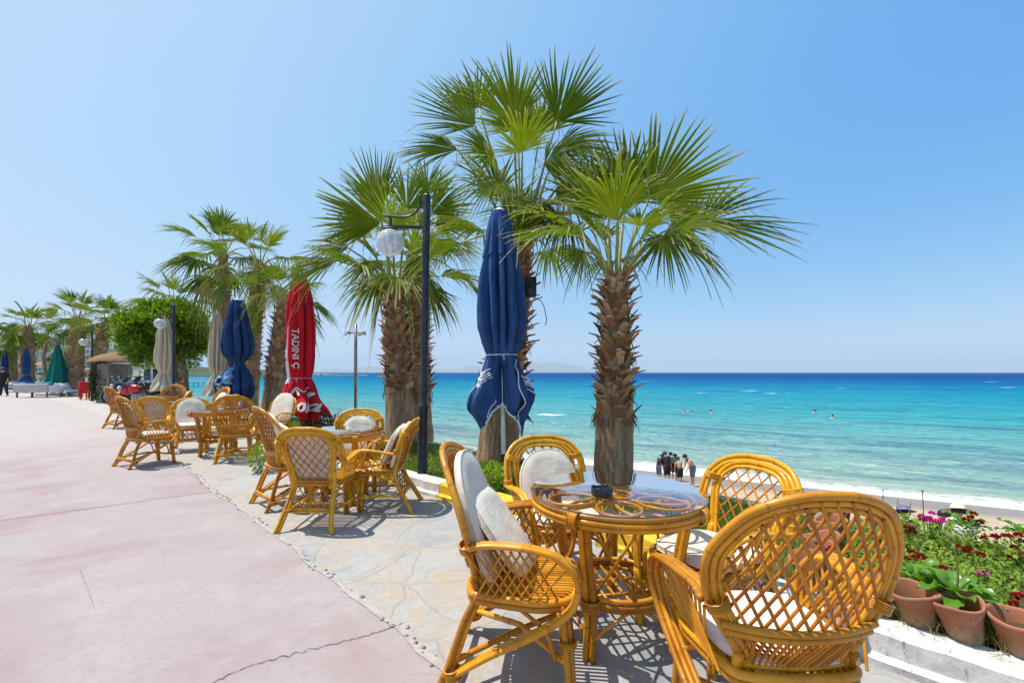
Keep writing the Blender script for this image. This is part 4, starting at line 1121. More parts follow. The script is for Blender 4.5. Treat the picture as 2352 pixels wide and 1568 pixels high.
# ================================================================= lawn grass, flower bed
M['grass'] = foliage('grass_blade', (.075, .16, .012), (.26, .31, .045), .35)
M['grass_dry'] = foliage('dry_grass_blade', (.2, .2, .04), (.36, .30, .11), .25)
M['cover'] = foliage('ground_cover_leaf', (.10, .22, .014), (.32, .41, .035), .38)
M['broad'] = foliage('broad_leaf', (.10, .24, .02), (.17, .31, .035), .32, None, .35, .5)
M['stem'] = simple('plant_stem', (.12, .2, .03), (.2, .22, .06), .6)
M['fl_red'] = foliage('dark_red_petal', (.22, .006, .008), (.42, .012, .012), .25)
M['fl_brick'] = foliage('brown_red_petal', (.14, .012, .008), (.40, .05, .01), .25)
M['fl_mag'] = foliage('magenta_petal', (.55, .015, .30), (.72, .05, .42), .3)
def blade(b, p, h, r_, w=.004, lean=.5, tn=None):
    a = r_.uniform(0, 2 * pi); u = Vector((cos(a), sin(a), 0)); s = Vector((-sin(a), cos(a), 0)) * w; ln = r_.uniform(.1, lean) * h
    m = p + u * ln * .35 + Vector((0, 0, h * .6)); e = p + u * ln + Vector((0, 0, h)); c = (r_.random() if tn is None else tn, 0, 0)
    b.add([p - s, p + s, m + s * .8, m - s * .8, e], [(0, 1, 2, 3), (3, 2, 4)], [c] * 5)
r_ = random.Random(17); b = MB()
def lawn_pt(s, n):
    q = SN(s, n); t_ = clamp((n - kerb_n(s) - .2) / (TE - kerb_n(s) - .2)); q.z = lawn_z(s, t_) - .004; return q
cnt = 0
while cnt < 42000:
    s = .75 + 12 * r_.random() ** 1.7; n = r_.uniform(kerb_n(s) + .24, TE - .03)
    if noise.noise(Vector((s * 1.6, n * 1.6, 5))) < -.22 and r_.random() < .85: cnt += 1; continue
    blade(b, lawn_pt(s, n), r_.uniform(.03, .085) * (1.4 if r_.random() < .1 else 1), r_, .0035 + .0012 * max(0, s - 2) ** .7, .7, clamp(.35 + .6 * noise.noise(Vector((s, n, 0))) + r_.uniform(-.25, .3))); cnt += 1
o = b.build('lawn_grass', M['grass'], smooth=False); o['kind'] = 'stuff'; tag(o, 'patchy green grass on the lawn strip behind the kerb', 'grass')
# long yellowed grass around the flower pots
b = MB()
for i in range(5200):
    s = r_.uniform(-2.2, .9); n = kerb_n(s) + .2 + abs(r_.gauss(0, .11))
    cl = noise.noise(Vector((s * 5, n * 5, 2)))
    if cl < -.05 and r_.random() < .7: continue
    blade(b, lawn_pt(s, n), r_.uniform(.04, .16) * (1 + .5 * cl), r_, .0022, 1.2)
o = b.build('tall_grass', M['grass_dry'], smooth=False); o['kind'] = 'stuff'; tag(o, 'wispy yellow green grass growing between the kerb and the flower pots', 'grass')
# creeping cover of the bed
b = MB()
def bed_h(s, n):
    e = min(1, (n - 2.93) / .30) * min(1, (.62 - s) / .3) * min(1, (4.55 - n) / .3)
    return .12 + max(0, e) ** .5 * (.16 + .11 * noise.noise(Vector((s * 1.5, n * 1.5, 1))) + .07 * noise.noise(Vector((s * 4, n * 4, 1))))
for i in range(36000):
    s = r_.uniform(-4.2, .62); n = 2.98 + 1.57 * r_.random() ** 1.2; h = bed_h(s, n); cl = noise.noise(Vector((s * 3, n * 3, 9)))
    if cl < -.35 and r_.random() < .8: continue
    q = SN(s, n, h * r_.uniform(.55, 1.08) + r_.uniform(0, .03)); d = rvec(r_); d.z = abs(d.z) * .4 + .1
    leaf_quad(b, q, d, Vector((r_.uniform(-.5, .5), r_.uniform(-.5, .5), 1)), r_.uniform(.018, .042), r_.uniform(.006, .013), clamp(.5 + .5 * cl + r_.uniform(-.3, .3)))
for i in range(900):
    s = r_.uniform(-4.2, .6); n = r_.uniform(3.05, 4.53); h = bed_h(s, n); blade(b, SN(s, n, h * .6), r_.uniform(.1, .22), r_, .003, .8)
o = b.build('flower_bed_cover', M['cover'], smooth=False); o['kind'] = 'stuff'; tag(o, 'dense creeping leaves covering the flower bed', 'ground cover')
# soil mound under it
b = MB(); vsx = []; fs = []; NS, NN = 60, 24
for i in range(NS + 1):
    for j in range(NN + 1):
        s = lerp(-4.3, .62, i / NS); n = lerp(3.0, 4.57, j / NN); q = SN(s, n); q.z = .09 + (bed_h(s, n) - .12) * .72; vsx.append(q)
for i in range(NS):
    for j in range(NN): a = i * (NN + 1) + j; fs.append((a, a + 1, a + NN + 2, a + NN + 1))
b.add(vsx, fs); M['soil'] = simple('bed_soil', (.075, .055, .035), (.05, .075, .02), .95, 9, .7, 40, .05); struct('flower_bed_soil', b, M['soil'])

# terracotta pots
def mk_terra():
    t = NT('terracotta'); co = t.coord(); n = t.noise(co, 6, 5, .6); f = t.noise(co, 60, 3, .6)
    sp = t.n('ShaderNodeSeparateXYZ'); t.L(co, sp.inputs[0])
    base = t.mix(t.rng(n, .35, .65), (.38, .15, .08), (.30, .125, .07))
    low = t.math('ADD', sp.outputs[2], t.math('MULTIPLY', t.math('SUBTRACT', n, .5), .16))
    base = t.mix(t.rng(low, .17, .04, 0, .85), base, (.34, .315, .21))
    base = t.mix(t.rng(t.noise(co, 11, 5, .7), .56, .68, 0, .5), base, (.44, .36, .28))
    base = t.mix(t.rng(t.noise(co, 17, 4, .7), .58, .7, 0, .5), base, (.19, .09, .055))
    t.bsdf(base, .85, t.bump(f, .25, .004), .2); return t.m
M['terracotta'] = mk_terra()
pb = MB(); pb.lathe([(.0001, 0), (.062, 0), (.068, .012), (.080, .07), (.099, .15), (.117, .196), (.126, .206), (.127, .217), (.118, .221), (.109, .212), (.094, .15), (.07, .10), (.0001, .10)], 30,
    fn=lambda r, z, a: Vector((r * cos(a), r * sin(a) * .95, z + (.010 * cos(a * 2) if z > .15 else 0))))
soil_b = MB(); soil_b.lathe([(.095, .158), (.05, .166), (.0001, .168)], 16)
first = None; k = 0
spots = [(.33 - .172 * i, 2.945 + .008 * math.sin(i * 2.1), i) for i in range(9)] + [(.60 + .015 * i, 3.08 + .225 * i, 20 + i) for i in range(6)]
words = ['first', 'second', 'third', 'fourth', 'fifth', 'sixth', 'seventh', 'eighth', 'ninth']
for (s, n, i) in spots:
    if first is None:
        first = thing('flower_pot', 'pot', 'flower pot'); pb.build('pot_body', M['terracotta'], first); soil_b.build('pot_soil', M['soil'], first); o = first
    else: o = copy_tree(first)
    q = SN(s, n, .065); o.location = q; rr = random.Random(i)
    up = Vector((-.72, .69, 0)) * rr.uniform(.08, .20) + Vector((-.69, -.72, 0)) * rr.uniform(.04, .14) + Vector((0, 0, 1))
    o.rotation_euler = (Vector((0, 0, 1)).rotation_difference(up) @ Matrix.Rotation(rr.uniform(0, 6), 3, 'Z').to_quaternion()).to_euler(); sc_ = rr.uniform(.78, .88); o.scale = (sc_, sc_, rr.uniform(1.08, 1.22))
    if i < 20: lab = 'tilted terracotta pot by the white kerb, %s from the corner behind the nearest chair' % words[i]
    else: lab = 'terracotta pot in the row edging the lawn side of the bed, %s from the kerb' % words[i - 20]
    tag(o, lab, 'flower pot', 'terracotta pots edging the flower bed')

# broad leaved plants
def broad_plant(loc, sc, n, seed, label, stalk=False):
    r_ = random.Random(seed); t = thing('broad_leaf_plant', label, 'plant', loc, 0, 'broad leaved plants in the flower bed'); b = MB()
    for i in range(n):
        a = i * 2.39996 + r_.uniform(-.2, .2); e = radians(lerp(75, 8, (i + .3) / n)); u = Vector((cos(a), sin(a), 0)); s = Vector((-sin(a), cos(a), 0))
        L_ = sc * r_.uniform(.75, 1.1); w = L_ * r_.uniform(.24, .32); K = 9; vsx = []; tn = r_.random(); p = Vector((0, 0, .02)) + u * .01; ee = e
        for j in range(K + 1):
            q = j / K; ww = w * (sin(pi * min(1, q * .92 + .06)) ** .8) * (.35 if q < .12 else 1) * (1 if q < .97 else .2)
            nn = -u * sin(ee) + Vector((0, 0, cos(ee))); rip = .012 * sin(q * 14 + i)
            vsx += [p - s * ww + nn * (ww * .35 + rip), p - s * ww * .5 + nn * ww * .1, p, p + s * ww * .5 + nn * ww * .1, p + s * ww + nn * (ww * .35 - rip)]
            p = p + (u * cos(ee) + Vector((0, 0, sin(ee)))) * L_ / K; ee -= radians(r_.uniform(4, 9))
        fs = []
        for j in range(K):
            for m in range(4): fs.append((j * 5 + m, j * 5 + m + 1, j * 5 + m + 6, j * 5 + m + 5))
        b.add(vsx, fs, [(tn, 0, 0)] * len(vsx))
    b.build('leaves', M['broad'], t)
    if stalk:
        b = MB(); b.tube(spl([(0, 0, 0), (.01, 0, .14), (.0, .01, .27)], 5), [.006] * 5 + [.004] * 6, 6); b.build('flower_stalk', M['stem'], t)
def bedp(px, py, z):
    return GP(px, py, z)
broad_plant(GP(2195, 1380, .27), .165, 15, 4, 'largest light green broad leaved plant, growing just behind the front terracotta pots', True)
broad_plant(GP(2110, 1338, .27), .13, 9, 8, 'broad leaved plant partly hidden by the oval back of the nearest chair')
broad_plant(GP(2215, 1215, .3), .13, 7, 12, 'upright broad leaved plant beside the magenta flowers')
broad_plant(GP(2346, 1232, .3), .12, 7, 16, 'broad leaved plant at the right edge of the photograph')
broad_plant(GP(2012, 1210, .3), .11, 7, 19, 'dark broad leaved plant just above the top of the nearest chair')
def flowers(px, py, z, mat, n, spread, seed, label, h=.12):
    r_ = random.Random(seed); p = GP(px, py, z); base = Vector((p.x, p.y, max(.14, z - h)))
    t = thing('flowering_plant', label, 'flowers', base, 0, 'flowering plants in the bed'); sb = MB(); fb = MB()
    for i in range(n):
        e = Vector((r_.gauss(0, spread), r_.gauss(0, spread), z - base.z + r_.uniform(-.03, .03)))
        sb.tube(spl([(e.x * .3, e.y * .3, -.03), (e.x * .7, e.y * .7, e.z * .6), e], 3), .0022, 4)
        for k in range(4): leaf_quad(sb, Vector((e.x * .6, e.y * .6, e.z * r_.uniform(.1, .7))), rvec(r_), Vector((0, 0, 1)), .05, .008, .4)
        for k in range(26):
            d = rvec(r_); d.z = abs(d.z) * .8; leaf_quad(fb, e + d * .006, d, rvec(r_), r_.uniform(.014, .024), .009, r_.random())
    f = fb.build('blossoms', mat, t, smooth=False); sb.build('stems', M['cover'], t)
flowers(2142, 1190, .40, M['fl_mag'], 9, .035, 1, 'bright magenta flower cluster above the flower bed', .2)
flowers(2228, 1188, .42, M['fl_red'], 4, .02, 2, 'single crimson flower head right of the magenta flowers', .2)
flowers(2085, 1212, .37, M['fl_brick'], 6, .03, 3, 'dark red flowers left of the magenta cluster')
flowers(2290, 1232, .36, M['fl_red'], 4, .03, 4, 'group of dark red flowers in the middle right of the bed')
flowers(2338, 1232, .37, M['fl_red'], 4, .025, 5, 'red flowers touching the right edge of the photograph')
flowers(2330, 1268, .34, M['fl_brick'], 3, .02, 6, 'orange brown flowers below the red ones at the right edge')
flowers(2150, 1300, .32, M['fl_brick'], 5, .03, 7, 'brown red flowers behind the largest broad leaved plant')
flowers(2105, 1287, .33, M['fl_brick'], 5, .03, 8, 'brown red flowers beside the right rim of the nearest chair')
flowers(2342, 1378, .31, M['fl_red'], 4, .025, 9, 'small dark red flower above the pots at the right edge')
flowers(1905, 1265, .30, M['fl_red'], 4, .03, 10, 'red flower seen through the lattice of the nearest chair')
flowers(2225, 1262, .33, M['fl_brick'], 4, .03, 12, 'few brown red flowers at the centre of the bed')
flowers(2275, 1330, .30, M['fl_mag'], 2, .02, 13, 'pair of small purple flowers low in the bed')
# leafy potted shrub at the foot of the near blue umbrella, and one by the second table
def shrub(loc, r, h, n, seed, label):
    r_ = random.Random(seed); t = thing('leafy_shrub', label, 'plant', loc); b = MB()
    for i in range(n):
        d = rvec(r_); q = r_.random() ** .4; p = Vector((d.x * r * q, d.y * r * q, h * .5 + d.z * h * .5 * q)); leaf_quad(b, p, d + Vector((0, 0, .4)), rvec(r_) + Vector((0, 0, 1)), r_.uniform(.03, .055), r_.uniform(.010, .018), clamp(.6 + r_.uniform(-.4, .4)))
    b.build('leaves', M['cover'], t, smooth=False); b = MB()
    for i in range(9): d = rvec(r_); b.tube([(0, 0, -.02), (d.x * r * .7, d.y * r * .7, h * .7)], .004, 4)
    b.build('stems', M['stem'], t)
shrub((V(1120, 1120, 4.85).x, 4.85, .1), .24, .3, 900, 3, 'light green leafy shrub at the foot of the near blue umbrella')
shrub((V(600, 1080, 6.2).x, 6.2, .0), .14, .42, 450, 6, 'small green shrub on the paving behind the second table')
# low hedge of pots behind the second table
hx = (V(745, 985, 9.3).x, 9.3, .1); t = thing('planter_row', 'row of dark planters with reddish leaves behind the second table', 'planter', hx); b = MB()
for i in range(5): b.lathe([(.08, 0), (.11, .2), (.12, .22), (.1, .22), (.0001, .2)], 14, (-.35 + i * .24, -.02 * i, 0))
b.build('pots', M['terracotta'], t); b = MB(); r_ = random.Random(3)
for i in range(700): d = rvec(r_); leaf_quad(b, Vector((r_.uniform(-.45, .65), r_.uniform(-.12, .12), .25 + r_.random() ** 2 * .16)), d, rvec(r_), .06, .016, r_.random())
M['red_leaf'] = foliage('red_green_leaf', (.22, .06, .03), (.16, .17, .03), .25); b.build('leaves', M['red_leaf'], t, smooth=False)
# ================================================================= closed umbrellas
_txt = {}
def text_geo(s, bold=.0, shear=0.0):
    cu = bpy.data.curves.new('t', 'FONT'); cu.body = s; cu.size = 1; cu.align_x = 'CENTER'; cu.align_y = 'CENTER'; cu.offset = bold; cu.shear = shear; cu.resolution_u = 3
    ob = bpy.data.objects.new('t', cu); COL.objects.link(ob); bpy.context.view_layer.update()
    me = ob.evaluated_get(bpy.context.evaluated_depsgraph_get()).to_mesh()
    bm = bmesh.new(); bm.from_mesh(me); bmesh.ops.triangulate(bm, faces=bm.faces[:])
    for _ in range(2): bmesh.ops.subdivide_edges(bm, edges=[e for e in bm.edges if e.calc_length() > .12], cuts=1); bmesh.ops.triangulate(bm, faces=bm.faces[:])
    bm.verts.index_update(); vs_ = [v.co.copy() for v in bm.verts]; fs_ = [[v.index for v in f.verts] for f in bm.faces]; bm.free()
    bpy.data.objects.remove(ob); bpy.data.curves.remove(cu); return vs_, fs_
class Brolly:
    """Surface of a tied umbrella: radius over height and angle, local to the foot of its pole."""
    def __init__(s, prof, top, waist, hem, folds, depth, seed, flare=(), hemw=.10, vent=None):
        s.prof, s.top, s.waist, s.hem, s.folds, s.depth, s.seed, s.flare, s.hemw, s.vent = prof, top, waist, hem, folds, depth, seed, flare, hemw, vent
    def hemz(s, a):
        z = s.hem + s.hemw * (noise.noise(Vector((cos(a) * 1.4, sin(a) * 1.4, s.seed))) * 1.3 + .35 * cos(s.folds * a))
        for (fa, fw, fr, fz) in s.flare:
            d = abs((a - fa + pi) % (2 * pi) - pi); z -= fz * exp(-(d / fw) ** 2)
        return z
    def P(s, q, a, off=0.0):       # q 0 at the top .. 1 at the hem
        zh = s.hemz(a); z = s.top + (s.waist - s.top) * q / .62 if q < .62 else s.waist + (zh - s.waist) * (q - .62) / .38
        r = tab(s.prof, q)
        for (fa, fw, fr, fz) in s.flare:
            d = abs((a - fa + pi) % (2 * pi) - pi); r += fr * exp(-(d / fw) ** 2) * sstep(.62, .86, q) * (1 - .25 * sstep(.9, 1, q))
        ph = s.folds * a + 1.2 * noise.noise(Vector((cos(a), sin(a), q * 2.2 + s.seed))) * 2
        pl = (1 - abs(sin(ph * .5))) ** 1.25; r *= 1 + .16 * noise.noise(Vector((ph / (2 * pi) * 1.7, s.seed, q * 1.5)))
        dep = s.depth * sstep(0, .18, q) * (1 - .55 * exp(-((q - .62) / .05) ** 2)) * (.7 + .6 * noise.noise(Vector((cos(a) * 2, sin(a) * 2, s.seed + 4))))
        r = max(r, .004) * (1 - dep * pl) + .012 * noise.noise(Vector((cos(a) * 3, sin(a) * 3, q * 9 + s.seed))) + .010 * noise.noise(Vector((cos(a) * 9, sin(a) * 9, q * 3 + s.seed)))
        sag = 0
        if q > .62: r *= 1 + (.10 * sin((q - .62) * 16 + 3 * a) + .10 * sin(7 * a + s.seed + q * 5)) * sstep(.66, .85, q)
        return Vector(((r + off) * cos(a), (r + off) * sin(a), z))
    def mesh(s, b, q0=0.0, q1=1.0, off=0.0, NQ=70, NA=240):
        vsx = []; fs = []
        for i in range(NQ + 1):
            for j in range(NA): vsx.append(s.P(lerp(q0, q1, i / NQ), 2 * pi * j / NA, off))
        for i in range(NQ):
            for j in range(NA): fs.append((i * NA + j, i * NA + (j + 1) % NA, (i + 1) * NA + (j + 1) % NA, (i + 1) * NA + j))
        b.add(vsx, fs)
def print_on(b, br, txt, q0, a0, size, along='down', bold=.02, shear=0.0, stretch=1.0, off=.008, rot=0.0):
    vs_, fs_ = text_geo(txt, bold, shear); H = br.top - br.hem; out = []
    for v in vs_:
        x, y = v.x * size * stretch, v.y * size
        c, sn = cos(rot), sin(rot); x, y = x * c - y * sn, x * sn + y * c
        if along == 'down': dq, da = x / H, y
        else: dq, da = -y / H, x
        q = clamp(q0 + dq, .02, .995); r = max(.06, tab(br.prof, q)); out.append(br.P(q, a0 + da / r, off))
    b.add(out, fs_)
def umbrella(label, base, pole_top, br, cloth_m, pole_parts, group='closed umbrellas along the promenade', trim=None, vent_off=.012, cap=None, tilt=(0, 0)):
    t = thing('closed_umbrella', label, 'umbrella', base, 0, group); t.rotation_euler = (tilt[0], tilt[1], 0)
    b = MB(); br.mesh(b); can = b.build('canopy', cloth_m, t)
    if br.vent:       # the upper vent tier, a second skirt with a loose hem
        b = MB(); v = br.vent; NA = 144; NQ = 12; vsx = []; fs = []
        for i in range(NQ + 1):
            for j in range(NA):
                a = 2 * pi * j / NA; q = v * i / NQ * (1 + .10 * noise.noise(Vector((cos(a) * 2, sin(a) * 2, 3 + br.seed))))
                vsx.append(br.P(max(q, .001), a, vent_off * (.25 + 1.1 * (i / NQ) ** 2)))
        for i in range(NQ):
            for j in range(NA): fs.append((i * NA + j, i * NA + (j + 1) % NA, (i + 1) * NA + (j + 1) % NA, (i + 1) * NA + j))
        b.add(vsx, fs); b.build('vent', cloth_m, can)
    if trim:
        b = MB(); b.tube([br.P(1.0, 2 * pi * j / 144) for j in range(144)], .011, 5, True); b.build('hem_trim', trim, can)
    b = MB(); b.tube([br.P(.62, 2 * pi * j / 60, .004) for j in range(60)], .006, 5, True); b.tube(spl([br.P(.62, -1.5, .006), br.P(.635, -1.45, .03), br.P(.66, -1.4, .02)], 4), .005, 5); b.build('tie_cord', M['white_print'], t)
    for (z0, z1, r, m) in pole_parts:
        b = MB(); b.lathe([(.0001, z0), (r, z0), (r, z1), (.0001, z1)], 16); b.build('pole' if r < .04 else 'pole_sleeve', m, t, smooth=False)
    b = MB(); cz = br.top
    b.lathe([(tab(br.prof, 0) * .95, cz - .03), (tab(br.prof, 0) * 1.02, cz), (.03, cz + .035), (.0001, cz + .045)], 20); b.build('top_cap', cap or M['white_print'], t)
    return t, can

YB = 5.26; bx = V(1158, 1125, YB).x; zt = lambda py, Y: V(0, py, Y).z
br = Brolly([(0, .085), (.04, .115), (.18, .19), (.30, .25), (.42, .285), (.50, .285), (.57, .225), (.62, .175), (.67, .185), (.75, .205), (.85, .22), (.93, .205), (1, .17)], zt(486, YB), zt(815, YB), zt(940, YB), 11, .62, 2,
    flare=((pi * 1.06, .55, .12, .14), (-.10, .6, .15, .18), (-1.62, .42, -.36, -.16)), hemw=.11, vent=.20)
t, can = umbrella('near faded blue umbrella, folded and tied with white cord, white printing and white hem', (bx, YB, .0), 3.2, br, M['blue_cloth'],
    [(0, .42, .032, M['black_paint']), (.42, .98, .026, M['white_paint']), (.98, 1.42, .017, M['white_paint']), (.955, 1.01, .045, M['white_paint'])], trim=M['white_print'], tilt=(0, radians(-1.0)))
b = MB(); print_on(b, br, 'NAL', .76, pi * 1.22, .125, rot=.25, stretch=.9, off=.05); b.build('printed_letters', M['white_print'], can)
b = MB(); print_on(b, br, 'ND', .78, -.42, .13, rot=-.1, off=.05); b.build('printed_letters', M['white_print'], can)
for (a0, a1, q1, ph_) in ((pi * .98, pi * 1.33, 1.0, 0.0), (-.62, .08, 1.0, 2.0), (pi * .72, pi * 1.0, .97, 4.0)):      # loose folded flaps of the skirt
    b = MB(); NU, NV = 18, 26; vsx = []; G2 = []
    for i in range(NV + 1):
        f = i / NV; row = []
        for j in range(NU + 1):
            u = j / NU; a = lerp(a0, a1, u) + .20 * sin(f * 5.5 + ph_) * (1 - u * .5); w_ = .012 + .03 * f * (.6 + .4 * sin(u * 9 + f * 4 + ph_)) + .03 * sin(f * 9 + u * 3 + ph_) * f
            row.append(br.P(lerp(.645, q1 + .05 * sin(u * 5 + ph_) * f, f), a, w_))
        G2.append(row); vsx += row
    k = NU + 1; b.add(vsx, [(i * k + j, i * k + j + 1, i * k + k + j + 1, i * k + k + j) for i in range(NV) for j in range(NU)])
    fl = b.build('skirt_flap', M['blue_cloth'], can); b = MB(); b.tube([r[0] for r in G2] + G2[-1][1:] , .0065, 5); b.build('flap_trim', M['white_print'], can)
YR = 9.3
br = Brolly([(0, .11), (.05, .16), (.18, .25), (.35, .29), (.48, .295), (.57, .255), (.62, .215), (.68, .28), (.8, .37), (.92, .46), (1, .48)], zt(640, YR), zt(868, YR), zt(955, YR), 9, .55, 5, flare=((-.5, .5, .06, .08),), hemw=.08, vent=.16)
t, can = umbrella('red umbrella, folded, with white drink lettering and a white bottle print', (V(690, 985, YR).x, YR, 0), 3.2, br, M['red_cloth'], [(0, 1.2, .03, M['white_paint'])], trim=None, cap=M['red_cloth'])
ACR = min((i * .02 - 1.62 for i in range(26)), key=lambda a: sum(-br.P(.3 + .03 * k, a + d_).xy.length for k in range(10) for d_ in (-.25, 0, .25)))
b = MB(); print_on(b, br, 'TADINI \u00c7', .44, ACR, .16, 'down', .02, off=.014); b.build('printed_letters', M['white_print'], can)
# the white bottle silhouette on the left fold
b = MB(); prof = [(.30, .012), (.325, .02), (.33, .017), (.39, .022), (.45, .05), (.50, .058), (.54, .048), (.58, .045), (.64, .054), (.67, .05)]; vsx = []; fs = []
ac = -pi / 2 - .72
for i, (q, w) in enumerate([(lerp(.30, .67, k / 30), tab(prof, lerp(.30, .67, k / 30))) for k in range(31)]):
    r = tab(br.prof, q)
    for j in range(7): vsx.append(br.P(q, ac + (j / 3 - 1) * w / r, .022))
for i in range(30):
    for j in range(6): fs.append((i * 7 + j, i * 7 + j + 1, i * 7 + j + 8, i * 7 + j + 7))
b.add(vsx, fs); bo = b.build('bottle_print', M['white_print'], can)
b = MB(); print_on(b, br, 'Co', .505, ac, .075, 'up', .02, .3, off=.028); b.build('bottle_letters', M['red_cloth'], bo)
# flowing white script on the lower flap, letters as soft strokes
def stroke(b, pts, w, q0, a0, k, off=.05):
    P = spl([(x, y, 0) for x, y in pts], 6); L = []; Rr = []; n = len(P)
    for i, p in enumerate(P):
        d = (P[min(i + 1, n - 1)] - P[max(i - 1, 0)]).normalized(); nn = Vector((-d.y, d.x, 0)); ww = w * (.45 + .75 * abs(d.y))
        for s_, lst in ((1, L), (-1, Rr)):
            u = p + nn * ww * s_; q = clamp(q0 - u.y * k / (br.waist - br.hem) * .38, .63, .995); lst.append(br.P(q, a0 + u.x * k / tab(br.prof, q), off))
    b.add(L + Rr, [(i, i + 1, n + i + 1, n + i) for i in range(n - 1)])
b = MB(); K_ = .42; q0 = .87; a0 = -pi / 2 - .05
stroke(b, [(.34, .42), (.2, .62), (-.02, .5), (-.12, .1), (.0, -.25), (.25, -.22), (.36, .0)], .055, q0, a0, K_)
stroke(b, [(.5, .12), (.42, -.1), (.5, -.25), (.62, -.1), (.58, .12), (.48, .12)], .04, q0, a0, K_)
stroke(b, [(.72, -.25), (.86, .35), (.92, .55), (.84, .5), (.76, .0), (.82, -.22), (.95, -.1)], .04, q0, a0, K_)
stroke(b, [(1.14, .12), (1.02, -.05), (1.08, -.24), (1.2, -.05), (1.22, .14), (1.2, -.2), (1.3, -.15)], .04, q0, a0, K_)
stroke(b, [(-.12, .35), (.15, .75), (.5, .62), (.75, .8)], .03, q0, a0, K_)
print_on(b, br, 'W S', .88, -pi / 2 - .72, .17, 'up', .02, .2, off=.05)
b.build('script_letters', M['white_print'], can)
YN = 12.2
br = Brolly([(0, .16), (.05, .20), (.18, .26), (.32, .35), (.44, .40), (.52, .38), (.58, .24), (.62, .15), (.68, .26), (.78, .40), (.88, .44), (.95, .40), (1, .30)], zt(690, YN), zt(835, YN), zt(915, YN), 9, .52, 8, flare=((pi, .6, .10, .05),), hemw=.05, vent=.18)
t, can = umbrella('dark navy blue umbrella, folded, in front of the palm with dead orange fronds', (V(545, 960, YN).x, YN, 0), 3.4, br, M['navy_cloth'], [(0, .9, .03, M['white_paint'])], trim=None)
b = MB(); vsx = []
for k, (qa, aa) in enumerate(((.72, -2.5), (.76, -2.35), (.80, -2.4), (.84, -2.3), (.88, -2.25), (.92, -2.2))): print_on(b, br, 'NADSOL'[k], qa, aa, .10, 'up', .03, off=.03, rot=.5)
b.build('printed_letters', M['white_print'], can)
b = MB(); NAq = 14; vsx = [br.P(lerp(.66, .84, i / NAq), lerp(-2.1 - .35 * i / NAq, -1.45 + .1 * sin(i), j / 8), .012 + .02 * sin(i * .9 + j)) for i in range(NAq + 1) for j in range(9)]
b.add(vsx, [(i * 9 + j, i * 9 + j + 1, i * 9 + j + 10, i * 9 + j + 9) for i in range(NAq) for j in range(8)]); M['pale_blue'] = cloth('pale_blue_lining', (.18, .33, .52), (.12, .25, .44)); b.build('turned_lining', M['pale_blue'], can)
def beige(px, ptop, pw, ph, Y, label, seed, wid=1.0):
    br = Brolly([(0, .06), (.04, .10), (.2, .165), (.35, .20), (.5, .215), (.58, .16), (.62, .125), (.68, .16), (.78, .22), (.9, .29), (1, .33)], zt(ptop, Y), zt(pw, Y), zt(ph, Y), 10, .5, seed, hemw=.04, vent=.24)
    br.prof = [(q, r * wid * Y / 14.2 * 1.25) for q, r in br.prof]
    t, can = umbrella(label, (V(px, 960, Y).x, Y, 0), 3.1, br, M['beige_cloth'], [(0, .95, .035, M['wood'])], cap=M['beige_cloth'])
    b = MB(); print_on(b, br, 'o', .86, -pi / 2 - .55, .10, 'up', .04); b.build('printed_mark', M['pink_print'], can); return t
beige(378, 730, 855, 898, 14.6, 'left beige umbrella, folded and flaring at its hem, beside the second lamp post', 12)
beige(499, 720, 860, 908, 14.2, 'narrow beige umbrella, folded, directly left of the dark navy umbrella', 15, .9)
for (px, pt, pw, ph, Y, lab) in ((60, 800, 860, 885, 30, 'small blue umbrella, folded, behind the white sofa'), (11, 803, 862, 884, 33, 'small blue umbrella, folded, at the left edge behind the walking person')):
    br = Brolly([(0, .07), (.05, .12), (.2, .19), (.4, .22), (.55, .2), (.62, .15), (.7, .24), (.85, .34), (1, .3)], zt(pt, Y), zt(pw, Y), zt(ph, Y), 7, .25, px, hemw=.06)
    umbrella(lab, (V(px, 895, Y).x, Y, 0), 2, br, M['navy_cloth'], [(0, .9, .04, M['white_paint'])], cap=M['navy_cloth'])
# green cantilever umbrella on a curved mast
YG = 27; gx = V(130, 900, YG).x
t = thing('cantilever_umbrella', 'dark green umbrella hanging folded from a curved grey mast', 'umbrella', (gx, YG, 0))
b = MB(); pts = [(V(px, py, YG).x - gx, 0, V(px, py, YG).z) for px, py in ((123, 905), (112, 880), (104, 850), (100, 820), (104, 795), (113, 782), (124, 782), (134, 792))]
b.tube(spl(pts, 6), .09, 8); b.build('mast', M['wood'], t)
b = MB(); zt_ = zt(790, YG); zb_ = zt(880, YG)
b.lathe([(.07, zt_), (.16, lerp(zt_, zb_, .1)), (.32, lerp(zt_, zb_, .4)), (.52, lerp(zt_, zb_, .75)), (.66, zb_)], 60, (.08, 0, 0), fn=lambda r, z, a: Vector((r * cos(a) * (1 - .22 * abs(cos(a * 4))), r * sin(a) * (1 - .22 * abs(cos(a * 4))), z + .12 * cos(8 * a) * r * .5 - .12 * r * cos(a))))
b.build('canopy', M['green_cloth'], t)
b = MB(); b.rbox((.0, 0, .06), (1.6, 1.0, .12), .03); b.build('base_plate', M['wall_grey'], t)

